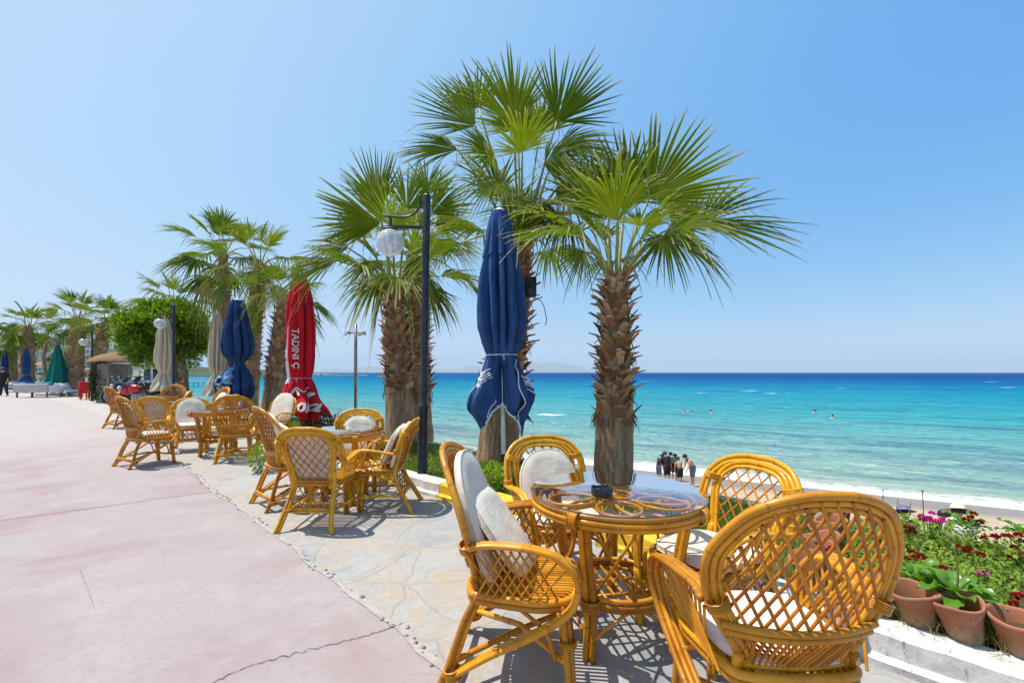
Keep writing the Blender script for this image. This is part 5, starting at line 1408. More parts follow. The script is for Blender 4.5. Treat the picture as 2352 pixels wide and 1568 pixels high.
# ================================================================= street lamps
def mk_globe():
    t = NT('lamp_globe_glass'); lw = t.n('ShaderNodeLayerWeight'); lw.inputs[0].default_value = .35
    tr = t.n('ShaderNodeBsdfTransparent'); tr.inputs[0].default_value = (.9, .93, .95, 1)
    d = t.n('ShaderNodeBsdfDiffuse'); d.inputs[0].default_value = (.72, .73, .74, 1); tl = t.n('ShaderNodeBsdfTranslucent'); tl.inputs[0].default_value = (.6, .6, .6, 1)
    g = t.n('ShaderNodeBsdfGlossy'); g.inputs['Roughness'].default_value = .12
    a = t.n('ShaderNodeMixShader'); a.inputs[0].default_value = .35; t.L(d.outputs[0], a.inputs[1]); t.L(tl.outputs[0], a.inputs[2])
    m1 = t.n('ShaderNodeMixShader'); t.L(t.rng(lw.outputs['Facing'], .0, .85, .55, .12), m1.inputs[0]); t.L(a.outputs[0], m1.inputs[1]); t.L(tr.outputs[0], m1.inputs[2])
    m2 = t.n('ShaderNodeMixShader'); m2.inputs[0].default_value = .1; t.L(m1.outputs[0], m2.inputs[1]); t.L(g.outputs[0], m2.inputs[2]); t.L(m2.outputs[0], t.out.inputs[0]); return t.m
M['globe'] = mk_globe()
def lamp(label, px, Y, ptop, left=-1):
    base = Vector((V(px, 900, Y).x, Y, 0)); H = V(px, ptop, Y).z
    t = thing('street_lamp', label, 'street lamp', base, 0, 'black street lamps with a globe')
    b = MB(); b.lathe([(.0001, 0), (.075, 0), (.075, .012), (.068, .02), (.06, .03), (.06, .92), (.067, .93), (.069, .945), (.067, .965), (.05, .985), (.047, 1.0), (.047, 1.9), (.044, 2.2), (.044, H - .02), (.038, H), (.0001, H + .004)], 24)
    for a in range(4): q = a * pi / 2 + .4; b.ball((.066 * cos(q), .066 * sin(q), .03), .01, 6, 4)
    b.build('pole', M['black_paint'], t)
    b = MB(); z1 = H - .395; b.rbox((-.255, 0, z1), (.50, .03, .032), .004)                # straight arm
    b.tube(spl([(-.085, 0, H - .0), (-.085, 0, H - .12), (-.11, 0, H - .19), (-.19, 0, H - .255), (-.32, 0, H - .275), (-.52, 0, H - .262)], 6), .014, 8)
    b.rbox((-.06, 0, H - .10), (.06, .02, .022), .003); b.rbox((-.43, 0, z1 + .06), (.03, .03, .10), .003)
    b.rbox((-.43, 0, z1 - .03), (.14, .14, .03), .01); b.build('arm', M['black_paint'], t)
    g = MB(); g.ball((-.43, 0, z1 - .19), .163, 32, 20); g.build('globe', M['globe'], t)
    bb = MB(); bb.ball((-.43, 0, z1 - .16), .04, 12, 8, (1, 1, 1.3)); bb.lathe([(.03, z1 - .04), (.03, z1 - .12)], 12, (-.43, 0, 0)); bb.build('bulb', M['white_plastic'], t)
    return t
o = lamp('near black lamp post with a clear globe, in front of the scarred palm', 969, 5.47, 447); o.rotation_euler = (0, radians(1.0), 0)
lamp('second black lamp post rising behind the left beige umbrella', 399, 14.3, 700)
lamp('small distant black lamp post beside the far palms', 212, 21.5, 757)
# camera mast
YC = 9.9; cb = Vector((V(817, 950, YC).x, YC, .1)); hz = V(817, 745, YC).z - .1
t = thing('camera_mast', 'thin grey steel mast with two cameras, standing between red umbrella and palm', 'mast', cb)
b = MB(); b.lathe([(.0001, 0), (.035, 0), (.035, hz - .6), (.03, hz), (.0001, hz)], 14); b.build('pole', M['steel'], t)
for sx, yw in ((1, .1), (-1, .6)):
    c = MB(); c.tube([(0, 0, hz - .18), (sx * .07, 0, hz - .18)], .02, 8); Mx = Matrix.Rotation(-sx * .35, 3, 'Y')
    c.rbox((sx * .14, -.02, hz - .18 - .02 * (sx > 0)), (.18 if sx > 0 else .09, .07, .065), .015, Mx); c.tube([(sx * .20, -.02, hz - .21), (sx * .225, -.02, hz - .22)], .026, 10); c.build('camera', M['white_paint'] if sx > 0 else M['steel'], t)
# loudspeaker on the tall palm
sp = V(1217, 660, 6.02); t = thing('loudspeaker', 'small black loudspeaker strapped to the trunk of the tallest palm', 'loudspeaker', sp)
b = MB(); b.rbox((0, 0, 0), (.17, .16, .26), .02); b.build('box', M['black'], t)
b = MB(); b.lathe([(.055, 0), (.05, -.012), (.02, -.02), (.0001, -.012)], 20, (0, -.083, .03), M=Matrix.Rotation(-pi / 2, 3, 'X')); b.build('cone', M['rubber'], t)
b = MB(); b.tube(spl([(.02, .0, -.12), (.16, -.02, -.2), (.22, 0, -.42), (.2, .0, -.5)], 6), .005, 4); b.build('cable', M['rubber'], t)

# ================================================================= people
def person(label, loc, rz, h, joints, radii, edges, clothes, group=None, hair=True, hat=None, hairc='hair'):
    """joints: name -> point for a 1 m tall figure; one skinned, continuous body."""
    t = thing('person', label, 'person', loc, rz, group)
    names = list(joints); me = bpy.data.meshes.new('body'); me.from_pydata([Vector(joints[n]) * h for n in names], [(names.index(a), names.index(b)) for a, b in edges], [])
    ob = bpy.data.objects.new('body', me); COL.objects.link(ob)
    sk_ = ob.modifiers.new('s', 'SKIN'); ob.modifiers.new('d', 'SUBSURF').levels = 1
    ly = me.skin_vertices[0].data
    for i, n in enumerate(names): ly[i].radius = (radii[n][0] * h, radii[n][1] * h); ly[i].use_root = (n == 'pelvis')
    bpy.context.view_layer.update(); m2 = bpy.data.meshes.new_from_object(ob.evaluated_get(bpy.context.evaluated_depsgraph_get()))
    bpy.data.objects.remove(ob); m2.materials.clear(); m2.materials.append(M['skin']); m2.polygons.foreach_set('use_smooth', [True] * len(m2.polygons))
    bo = bpy.data.objects.new('body', m2); COL.objects.link(bo); bo.parent = t
    for (nm, mt, path, scl) in clothes:
        b = MB()
        for ch in path:
            P = [Vector(joints[n]) * h for n in ch]; pts = spl(P, 4); rr = []
            for i in range(len(pts)):
                k = min(i // 4, len(ch) - 2); f = (i - k * 4) / 4 if i < len(pts) - 1 else 1.0
                rr.append(lerp(max(radii[ch[k]]), max(radii[ch[k + 1]]), f) * h * scl)
            b.tube(pts, rr, 12)
        o = b.build(nm, M[mt], t)
    hd = Vector(joints['head']) * h; r = .066 * h; dr = (Vector(joints['head']) - Vector(joints['neck'])).normalized(); fw = Vector(joints['face']) - Vector(joints['head']); fw = (fw - dr * fw.dot(dr)).normalized()
    b = MB(); n = 14; vsx = []; fs = []
    for i in range(9):
        th = pi * .62 * i / 8
        for j in range(n):
            a = 2 * pi * j / n; d = dr * cos(th) + (fw * cos(a) + dr.cross(fw) * sin(a)) * sin(th)
            k = 1.12 if not (d.dot(fw) > .45 and d.dot(dr) < .5) else .80
            vsx.append(hd + d * r * k * Vector((1, 1, 1.12)).x * (1 + .06 * noise.noise(d * 5)))
    for i in range(8):
        for j in range(n): fs.append((i * n + j, i * n + (j + 1) % n, i * n + n + (j + 1) % n, i * n + n + j))
    b.add(vsx, fs); b.build('hair', M[hairc], t)
    b = MB(); sd = dr.cross(fw)
    b.ball(hd + fw * r * 1.02 - dr * r * .15, r * .16, 8, 6)
    for s in (-1, 1): b.ball(hd + sd * s * r * .95 - dr * r * .1, r * .2, 8, 6, (.6, .6, 1))
    b.build('nose_and_ears', M['skin'], t)
    b = MB()
    for s in (-1, 1): b.ball(hd + fw * r * .92 + sd * s * r * .36 + dr * r * .12, r * .1, 6, 5)
    b.ball(hd + fw * r * .93 - dr * r * .5, r * .13, 6, 5, (1, 1, .4)); b.build('eyes_and_mouth', M['hair'], t)
    if hat:
        b = MB(); Mx = dr.to_track_quat('Z', 'Y').to_matrix(); b.lathe([(r * 2.0, r * .25), (r * 1.3, r * .42), (r * 1.12, r * .55), (r * 1.05, r * 1.15), (r * .7, r * 1.4), (.0001, r * 1.45)], 20, hd, M=Mx); b.build('hat', M[hat], t)
    return t
def standing(bow=0.0, arms=((.02, -.05), (.02, -.05)), spread=.055, step=0.0, elbow=.0, handf=.02):
    """figure facing +Y"""
    def bw(x, y, z):          # bend the upper body forward about the hips
        a = bow * sstep(.5, .8, z); dz = z - .52; return (x, y + dz * sin(a), .52 + dz * cos(a))
    J = {'pelvis': (0, 0, .52), 'waist': bw(0, .002, .60), 'chest': bw(0, .0, .72), 'neckbase': bw(0, -.002, .81), 'neck': bw(0, .004, .85)}
    nx, ny, nz = J['neck']; hb = bow * 1.4
    J['head'] = (0, ny + .075 * sin(hb) + .006, nz + .075 * cos(hb)); J['crown'] = (0, J['head'][1] + .045 * sin(hb), J['head'][2] + .045 * cos(hb)); J['face'] = (0, J['head'][1] + .02 * cos(hb), J['head'][2] - .02 * sin(hb))
    R_ = {'pelvis': (.085, .06), 'waist': (.075, .052), 'chest': (.095, .06), 'neckbase': (.05, .045), 'neck': (.03, .03), 'head': (.058, .064), 'crown': (.045, .048), 'face': (.03, .03)}
    E = [('pelvis', 'waist'), ('waist', 'chest'), ('chest', 'neckbase'), ('neckbase', 'neck'), ('neck', 'head'), ('head', 'crown'), ('head', 'face')]
    for s, n, (ax, ay) in ((-1, 'l', arms[0]), (1, 'r', arms[1])):
        sx, sy, sz = bw(s * .105, 0, .80); J['shoulder' + n] = (sx, sy, sz); J['elbow' + n] = (sx + s * ax, sy - .01 + elbow + bow * .06, sz - .175); J['wrist' + n] = (sx + s * (ax - .02), sy + elbow + handf + bow * .14 + ay + .05, sz - .32 + abs(ay) * .2)
        w = J['wrist' + n]; J['hand' + n] = (w[0] - s * .004, w[1] + .012, w[2] - .05); J['tips' + n] = (w[0] - s * .012, w[1] + .022, w[2] - .085); J['thumb' + n] = (w[0] - s * .02, w[1] + .03, w[2] - .045)
        R_.update({'shoulder' + n: (.038, .036), 'elbow' + n: (.025, .025), 'wrist' + n: (.017, .016), 'hand' + n: (.02, .012), 'tips' + n: (.009, .007), 'thumb' + n: (.006, .006)})
        E += [('chest', 'shoulder' + n), ('shoulder' + n, 'elbow' + n), ('elbow' + n, 'wrist' + n), ('wrist' + n, 'hand' + n), ('hand' + n, 'tips' + n), ('wrist' + n, 'thumb' + n)]
        st = step * s
        J['hip' + n] = (s * .05, 0, .49); J['knee' + n] = (s * spread, .012 + st * .5, .27); J['ankle' + n] = (s * spread * 1.05, -.012 + st, .035); J['toe' + n] = (s * spread * 1.25, .085 + st, .014); J['midthigh' + n] = (s * .053, .008 + st * .2, .36)
        R_.update({'hip' + n: (.058, .056), 'midthigh' + n: (.05, .05), 'knee' + n: (.036, .037), 'ankle' + n: (.022, .024), 'toe' + n: (.022, .012)})
        E += [('pelvis', 'hip' + n), ('hip' + n, 'midthigh' + n), ('midthigh' + n, 'knee' + n), ('knee' + n, 'ankle' + n), ('ankle' + n, 'toe' + n)]
    return J, R_, E
SHORTS = lambda m: ('shorts', m, [('waist', 'pelvis'), ('pelvis', 'hipl', 'midthighl', 'kneel'), ('pelvis', 'hipr', 'midthighr', 'kneer')], 1.14)
SHIRT = lambda m: ('shirt', m, [('pelvis', 'waist', 'chest', 'neckbase'), ('chest', 'shoulderl', 'elbowl'), ('chest', 'shoulderr', 'elbowr')], 1.12)
TROUS = lambda m: ('trousers', m, [('waist', 'pelvis'), ('pelvis', 'hipl', 'midthighl', 'kneel', 'anklel'), ('pelvis', 'hipr', 'midthighr', 'kneer', 'ankler')], 1.16)
def bp_(px, Y):
    x = V(px, 0, Y).x; a = SHA[0] * x + SHA[1] * Y; m = SHD[0] * x + SHD[1] * Y; return Vector((x, Y, beach_z(a, m) + .0))
G_ = 'group of boys standing on the beach'
def boy(px, Y, phead, rz, label, bow, clothes, **kw):
    p = bp_(px, Y); h = (V(0, phead, Y).z - p.z) / (1.0 - bow * .10); J, R_, E = standing(bow, **kw)
    person(label, p, radians(rz), h, J, R_, E, clothes, G_)
boy(1513, 19.6, 1043, -60, 'boy in a navy T-shirt and blue shorts at the left of the beach group', .35, [SHIRT('shirt_navy'), SHORTS('shorts_blue')])
boy(1527, 20.1, 1036, -120, 'boy hidden behind the black T-shirt boy, in red shorts', .4, [SHIRT('shirt_black'), SHORTS('shorts_red')])
boy(1533, 19.2, 1038, 5, 'boy in a black T-shirt and dark shorts with his back to us', .42, [SHIRT('shirt_black'), SHORTS('shirt_black')])
boy(1549, 20.2, 1038, 165, 'boy in a grey T-shirt facing us in the middle of the beach group', .45, [SHIRT('shirt_grey'), SHORTS('shirt_black')])
boy(1562, 19.0, 1050, 10, 'shirtless boy in black shorts seen from behind in the beach group', .35, [SHORTS('shirt_black')])
boy(1591, 18.9, 1040, 95, 'shirtless boy in patterned blue swim shorts bending his head at the right of the group', .55, [SHORTS('shorts_blue')])
p = V(9, 911, 26); J, R_, E = standing(.1, step=.06)
person('person in black clothes walking at the left edge of the promenade', (p.x, p.y, 0), radians(200), 1.66, J, R_, E, [SHIRT('shirt_black'), TROUS('shirt_black')])
# sunbathers: seated figures with hats on the sand below the bed
def sitting():
    J, R_, E = standing(.25)
    for n, s in (('l', -1), ('r', 1)):
        J['hip' + n] = (s * .05, .02, .49); J['midthigh' + n] = (s * .07, .11, .52); J['knee' + n] = (s * .08, .20, .575); J['ankle' + n] = (s * .075, .30, .43); J['toe' + n] = (s * .08, .38, .42)
        sh = J['shoulder' + n]; J['elbow' + n] = (sh[0] + s * .03, sh[1] + .05, sh[2] - .16); J['wrist' + n] = (sh[0] - s * .01, sh[1] + .17, sh[2] - .20); w = J['wrist' + n]
        J['hand' + n] = (w[0], w[1] + .04, w[2] - .01); J['tips' + n] = (w[0], w[1] + .075, w[2] - .02); J['thumb' + n] = (w[0] - s * .02, w[1] + .03, w[2] + .01)
    for k in J: J[k] = (J[k][0], J[k][1], J[k][2] - .42)
    return J, R_, E
for (px, py, Y, label, top, hat, rz) in ((2086, 1166, 9.6, 'person in a dark blue top sitting on the sand with blue cap', 'shirt_navy', 'shorts_blue', -20), (2212, 1163, 9.2, 'person in a white top and straw sun hat sitting on the sand', 'white_plastic', 'straw', -25),
        (2184, 1172, 10.0, 'dark haired person sitting on the sand beside the straw hat', 'shirt_black', None, -10)):
    J, R_, E = sitting(); p = V(px, py, Y); bpz = bp_(px, Y).z; h = 1.65; hz = J['crown'][2] * h + .08
    person(label, (p.x, p.y, p.z - hz), radians(rz), h, J, R_, E, [SHIRT(top), SHORTS('shorts_blue')], None, True, hat)
M['parasol_stick'] = simple('grey_stick', (.16, .13, .1), None, .8)
for i, (px, pt, Y, lab, r, ln) in enumerate(((2028, 1122, 9.0, 'tall thin dark stick standing in the sand, leftmost', .009, 0), (2121, 1127, 9.0, 'thin stick with a round top standing in the sand beside the magenta flowers', .009, .02), (2086, 1152, 8.6, 'short crooked stick leaning above the magenta flowers', .009, -.05), (2062, 1145, 11, 'short far stick between the two tall ones', .009, 0))):
    p = V(px, pt, Y); q = bp_(px, Y); b = MB(); H_ = p.z - q.z
    b.tube(spl([(0, 0, -.1), (ln * .4, 0, H_ * .5), (-ln, 0, H_)], 4), r, 6)
    if i == 1: b.ball((-ln, 0, H_), .022, 8, 6)
    o = b.build('stick', M['parasol_stick'], loc=q); tag(o, lab, 'stick', 'sticks standing in the sand')
# swimmers: heads and shoulders out of the water
for i, (px, py, lab) in enumerate(((1571, 944, 'swimmer with head and pale shoulders out of the water, leftmost'), (1591, 946, 'swimmer with only a dark head above water'), (1633, 944, 'swimmer right of the first pair, further out'), (1871, 944, 'swimmer beside a pale float further right'), (1912, 956, 'swimmer nearest the shore, on the right'))):
    Y = F * (CAMZ - SEA - .1) / (py + 3 - HY); p = V(px, py, Y); t = thing('swimmer', lab, 'swimmer', (p.x, p.y, SEA), i * .9, 'swimmers in the sea')
    b = MB(); b.lathe([(.0001, .46), (.05, .455), (.085, .42), (.098, .36), (.095, .30), (.07, .24), (.055, .2), (.07, .16), (.17, .12), (.22, .05), (.21, -.1), (.0001, -.2)], 16, fn=lambda r, z, a: Vector((r * cos(a), r * sin(a) * .8, z))); b.build('body', M['skin'], t)
    b = MB(); b.lathe([(.0001, .475), (.06, .465), (.10, .42), (.108, .34), (.09, .29)], 16, fn=lambda r, z, a: Vector((r * cos(a), r * sin(a) * .85 + .02, z))); b.build('hair', M['hair'], t)

# ================================================================= motorcycles by the kiosk
def motorcycle(label, loc, rz, paint, seed):
    t = thing('motorcycle', label, 'motorcycle', loc, rz, 'parked motorcycles')
    for x in (-.66, .66):
        w = MB(); w.tube([(x + .27 * cos(a), 0, .31 + .27 * sin(a)) for a in [2 * pi * i / 28 for i in range(28)]], .055, 9, True); wo = w.build('wheel', M['rubber'], t)
        r = MB(); r.tube([(x + .215 * cos(a), 0, .31 + .215 * sin(a)) for a in [2 * pi * i / 28 for i in range(28)]], .018, 6, True)
        for k in range(5): a = k * 2 * pi / 5; r.tube([(x, 0, .31), (x + .21 * cos(a), 0, .31 + .21 * sin(a))], .014, 5)
        r.build('rim', M['chrome'], wo)
    b = MB(); b.ball((.12, 0, .74), .2, 16, 10, (1.35, .75, .85)); b.ball((.42, 0, .70), .17, 14, 9, (1.0, .9, 1.1)); b.ball((-.5, 0, .72), .16, 14, 9, (1.7, .62, .55)); b.ball((.66, 0, .58), .2, 14, 8, (1.15, .34, .35)); b.build('fairing', paint, t)
    b = MB(); b.rbox((-.28, 0, .80), (.66, .25, .10), .045, Matrix.Rotation(.1, 3, 'Y')); b.build('seat', M['rubber'], t)
    b = MB(); b.rbox((0, 0, .42), (.42, .24, .32), .05); b.tube([(-.1, .13, .35), (-.5, .16, .36), (-.85, .16, .42)], .05, 8); b.tube([(-.05, 0, .45), (-.66, .08, .31)], .035, 6); b.build('engine', M['steel'], t)
    b = MB()
    for y in (-.09, .09): b.tube([(.66, y, .31), (.45, y, .95)], .025, 7)
    b.tube(spl([(.36, -.36, 1.0), (.44, -.2, 1.0), (.45, 0, .96), (.44, .2, 1.0), (.36, .36, 1.0)], 5), .014, 7); b.build('handlebar', M['chrome'], t)
    b = MB()
    for y in (-.3, .3): b.tube([(.42, y, 1.0), (.46, y * 1.1, 1.16)], .006, 5); b.ball((.46, y * 1.1, 1.18), .05, 10, 6, (.3, 1.2, .8)); b.build('mirror', M['chrome'], t); b = MB()
    b = MB(); vsx = []; 
    for i in range(8):
        for j in range(9): a = (j / 8 - .5) * 1.9; q = i / 7; vsx.append((.55 - .20 * q + .10 * cos(a) - .1, .19 * sin(a), .86 + .34 * q))
    b.add(vsx, [(i * 9 + j, i * 9 + j + 1, i * 9 + j + 10, i * 9 + j + 9) for i in range(7) for j in range(8)]); b.build('windscreen', M['clear'], t)
    b = MB(); b.ball((.60, 0, .78), .085, 14, 8, (.7, 1, 1)); b.build('headlight', M['white_plastic'], t); return t
p = GP(292, 922); motorcycle('red motorcycle parked behind the leftmost rattan chairs', (V(318, 0, 17.0).x, 17.0, 0), radians(195), M['red_paint'], 1)
motorcycle('dark motorcycle with a tall windscreen parked beside the red one', (V(296, 0, 19.8).x, 19.8, 0), radians(200), M['dark_paint'], 2)
motorcycle('dark scooter at the right of the red motorcycle under the bushy tree', (V(335, 0, 19.3).x, 19.3, 0), radians(175), M['dark_paint'], 3)
# ================================================================= the far end of the promenade
def W2(px, Y, z=0.0): return Vector((V(px, 0, Y).x, Y, z))
# land behind, to the left of the bay, with a low hill
b = MB(); vsx = []; fs = []; NX, NY = 60, 40
def land_z(px, Y): return -.06 if Y < 70 else -.06 + sstep(70, 420, Y) * (10 + 34 * sstep(330, -150, px)) * sstep(365, 250, px) + 2.5 * noise.noise(Vector((px * .01, Y * .01, 3))) * sstep(100, 260, Y) * sstep(365, 280, px)
YS = [24, 30, 40, 52, 64] + [76 * 1.075 ** i for i in range(30)]
PX = [-900 + 30 * i for i in range(43)] + [372, 384, 396]
for Y in YS:
    for px in PX:
        q = W2(px - (470 - 470) , Y); q.z = land_z(px, Y) if px < 365 else min(land_z(px, Y), -.06) - (px - 366) * .15
        vsx.append(q)
k = len(PX)
for i in range(len(YS) - 1):
    for j in range(k - 1): fs.append((i * k + j, i * k + j + 1, i * k + k + j + 1, i * k + k + j))
M['far_land'] = simple('dry_scrub_ground', (.30, .25, .17), (.09, .12, .045), .95, .09, bump=0)
b.add(vsx, fs); struct('ground', b, M['far_land'])
# headland running into the sea
def ridge(name, pts, Y, depth, mat, base=SEA - .5):
    b = MB(); vsx = []; fs = []
    P = []
    for (x0, y0), (x1, y1) in zip(pts, pts[1:]):
        for i in range(6): P.append((lerp(x0, x1, i / 6), lerp(y0, y1, i / 6)))
    P.append(pts[-1]); n = 7
    for i, (px, py) in enumerate(P):
        top = V(px, py, Y); H_ = top.z - base
        for j in range(n):
            q = j / (n - 1); z = base + H_ * sin(pi * q) ** .8; z = base + (z - base) * (1 + .12 * noise.noise(Vector((px * .05, q * 3, Y))))
            vsx.append((top.x * (1 + (q - .5) * depth / Y), Y + (q - .5) * depth, z))
    for i in range(len(P) - 1):
        for j in range(n - 1): fs.append((i * n + j, i * n + j + 1, i * n + n + j + 1, i * n + n + j))
    b.add(vsx, fs); return struct(name, b, mat)
M['cape'] = simple('headland_scrub', (.025, .05, .018), (.065, .08, .035), .95, .05)
ridge('headland', [(380, 846), (420, 838), (470, 843), (520, 840), (570, 846), (615, 850), (660, 855), (690, 859)], 620, 120, M['cape'])
M['mountain'] = simple('mountain_rock', (.20, .20, .18), (.27, .25, .21), .95, .004)
ridge('mountains', [(x_, 857 - (857 - y_) * .82) for x_, y_ in [(690, 856), (735, 850), (770, 842), (800, 846), (850, 838), (900, 843), (960, 836), (1000, 843), (1040, 847), (1080, 838), (1140, 836), (1180, 826), (1220, 829), (1270, 824), (1320, 834), (1350, 846), (1400, 850), (1460, 856)]], 16500, 2500, M['mountain'], -40)
# breakwater
b = MB(); r_ = random.Random(4)
for i in range(60):
    px = lerp(715, 842, i / 59); p = V(px, 858, 640); b.ball((p.x + r_.uniform(-1, 1), 640 + r_.uniform(-3, 3), SEA + .4), r_.uniform(1.6, 2.6) * (1.2 if px < 760 else .8), 6, 4)
o = b.build('breakwater', M['wall_grey'], smooth=False); tag(o, 'long low dark stone breakwater on the horizon left of the palm', 'breakwater')
# white jetty with moored boats, seen between the trunks
jb = Vector((V(415, 0, 150).x, 150, SEA)); t = thing('jetty', 'white jetty with railings seen between the bushy tree and beige umbrella', 'jetty', jb); b = MB()
x1 = V(505, 0, 150).x - jb.x; b.rbox((x1 / 2, 0, 1.9), (x1, 2.4, .4), .05); b.build('deck', M['wall_white'], t)
b = MB()
for i in range(9): b.lathe([(.12, -.4), (.12, 1.8)], 8, (x1 * i / 8, -.9, 0))
b.build('piles', M['wall_grey'], t); b = MB()
for i in range(17): b.tube([(x1 * i / 16, -1.1, 2.1), (x1 * i / 16, -1.1, 3.0)], .05, 5)
for z in (2.6, 3.0): b.tube([(0, -1.1, z), (x1, -1.1, z)], .05, 5)
b.build('railing', M['white_paint'], t)

# ---- buildings on the slope
WIN = MB(); WIN.box((0, 0, 0), (1, .12, 1)); WME = None
def house(px0, px1, pt, pb, Y, mat, nx, nz, label, roof=None, depth=9):
    global WME
    a = V(px0, pb, Y); c = V(px1, pt, Y); w = c.x - a.x; z0 = min(a.z, land_z(px0, Y)) - 1.5; h = c.z - z0; base = Vector(((a.x + c.x) / 2, Y, z0))
    t = thing('apartment_building', label, 'building', base, 0, 'pale buildings on the hillside')
    b = MB(); b.box((0, depth / 2, h / 2), (w, depth, h)); b.box((0, depth / 2, h + .2), (w + .5, depth + .5, .4)); b.build('wall', mat, t, smooth=False)
    vis = c.z - a.z
    for i in range(nx):
        for j in range(nz):
            x = (-.5 + (i + .5) / nx) * w; z = h - vis + vis * (j + .5) / nz
            if WME is None: o = WIN.build('window', M['window'], t); WME = o.data
            else: o = bpy.data.objects.new('window', WME); COL.objects.link(o); o.parent = t
            o.location = (x, -.03, z); o.scale = (w / nx * .42, 1, vis / nz * .5)
    b = MB()
    for j in range(1, nz): b.box((0, -.45, h - vis + vis * j / nz), (w * .96, .86, .16))
    if nz > 1: b.build('balconies', M['wall_white'], t, smooth=False)
    if roof:
        b = MB(); e = .4; b.add([(-w / 2 - e, -e, h + .42), (w / 2 + e, -e, h + .42), (w / 2 + e, depth + e, h + .42), (-w / 2 - e, depth + e, h + .42), (-w / 4, depth / 2, h + 2.2), (w / 4, depth / 2, h + 2.2)], [(0, 1, 5, 4), (1, 2, 5), (2, 3, 4, 5), (3, 0, 4), (3, 2, 1, 0)]); b.build('roof', M['roof_tile'], t, smooth=False)
HS = [(-60, -10, 792, 850, 190, 'wall_cream', 4, 4, 'cream apartment block partly outside the left edge', None), (2, 40, 800, 850, 210, 'wall_pink', 4, 3, 'pink apartment block behind the leftmost palm', 'r'),
      (44, 74, 806, 852, 170, 'wall_white', 3, 3, 'white apartment block just right of the far left palm trunk', None), (72, 100, 790, 840, 240, 'wall_cream', 4, 4, 'tall cream block behind the folded small blue umbrella', None),
      (98, 124, 812, 848, 180, 'wall_pink', 3, 3, 'pink block between the curved mast and the blue umbrella', 'r'), (75, 102, 842, 866, 110, 'wall_white', 4, 2, 'low white house with dark windows left of the curved mast', 'r'),
      (126, 160, 796, 842, 260, 'wall_white', 4, 4, 'white block behind the small distant palm', None), (158, 188, 806, 852, 200, 'wall_pink', 3, 4, 'pink block left of the thick palm trunk', None),
      (190, 214, 800, 868, 170, 'wall_white', 3, 5, 'white hotel block between the two large far palms', None), (214, 236, 812, 860, 210, 'wall_cream', 3, 3, 'cream block behind the leaning palm', 'r'),
      (240, 276, 802, 832, 230, 'wall_white', 4, 3, 'white block above the thatched kiosk roof', None), (262, 300, 792, 820, 290, 'wall_cream', 4, 3, 'distant cream block left of the bushy tree', 'r'), (20, 60, 774, 800, 380, 'wall_pink', 5, 2, 'pink block highest on the slope at left', 'r'),
      (100, 150, 776, 798, 400, 'wall_white', 6, 2, 'long white block highest on the slope', None), (180, 226, 782, 803, 390, 'wall_cream', 5, 2, 'cream block high on the slope behind the lamp globe', 'r')]
for (a, c, pt, pb, Y, m, nx, nz, lab, rf) in HS: house(a, c, pt, pb, Y, M[m], nx, nz, lab, rf)
# dark trees among the houses
def far_tree(px, pt, pb, Y, label, seed, rx=None):
    r_ = random.Random(seed); a = V(px, pb, Y); c = V(px, pt, Y); h = c.z - a.z; rx = rx or h * .55; t = thing('distant_tree', label, 'tree', a, 0, 'dark trees in front of the hillside houses'); b = MB()
    b.tube([(0, 0, -2), (0, 0, h * .6)], h * .035, 6); b.build('trunk', M['bark'], t); b = MB()
    for k in range(26):
        d = rvec(r_); c_ = Vector((d.x * rx * .8, d.y * rx * .8, h * .58 + d.z * h * .36)); tn = r_.uniform(0, .6)
        for i in range(26): e = rvec(r_); leaf_quad(b, c_ + e * h * .13, e, rvec(r_), h * .09, h * .03, clamp(tn + r_.uniform(-.15, .15)))
    b.build('crown', M['far_leaf'], t, smooth=False)
M['far_leaf'] = foliage('dark_tree_leaf', (.02, .05, .012), (.05, .085, .02), .2)
for i, (px, pt, pb, Y, lab) in enumerate(((92, 858, 885, 70, 'low green shrub tree left of the curved mast'), (118, 845, 868, 130, 'dark tree behind the curved mast'), (235, 838, 872, 60, 'dark tree left of the kiosk'), (262, 806, 832, 120, 'grey green tree just above the kiosk roof'), (286, 800, 826, 150, 'grey green tree between the kiosk roof and the bushy tree'),
        (50, 848, 872, 140, 'dark tree behind the folded small blue umbrella'), (200, 850, 876, 100, 'dark tree beside the thick palm trunk'), (160, 848, 870, 140, 'dark tree right of the green umbrella'), (10, 850, 875, 120, 'dark tree at the left edge'), (230, 790, 806, 300, 'small tree high on the slope behind the leaning palm'), (70, 776, 792, 330, 'small tree high on the slope at left'), (140, 832, 850, 190, 'tree between white and pink blocks'))):
    far_tree(px, pt, pb, Y, lab, i)
# ---- thatched kiosk
YK = 21; kb = W2(262, YK); t = thing('kiosk', 'round wooden kiosk with a reed thatched roof and a forked post', 'kiosk', kb)
b = MB(); b.lathe([(.62, 0), (.62, 1.75)], 28); b.build('plank_wall', M['wood_grey'], t)
b = MB(); zr = V(0, 828, YK).z; zp = V(0, 808, YK).z; b.lathe([(.98, zr - .06), (.96, zr), (.6, lerp(zr, zp, .55)), (.06, zp), (.0001, zp + .03)], 36, fn=lambda r, z, a: Vector((r * cos(a), r * sin(a), z + .03 * noise.noise(Vector((cos(a) * 9, sin(a) * 9, r * 6)))))); b.lathe([(.96, zr - .06), (.1, zr - .02)], 36); b.build('roof', M['thatch'], t)
b = MB(); b.tube([(.42, -.75, 0), (.44, -.75, zr - .25)], .06, 8); b.tube([(.44, -.75, zr - .3), (.34, -.7, zr + .05)], .045, 7); b.tube([(.44, -.75, zr - .3), (.56, -.7, zr + .05)], .045, 7); b.build('post', M['wood'], t)
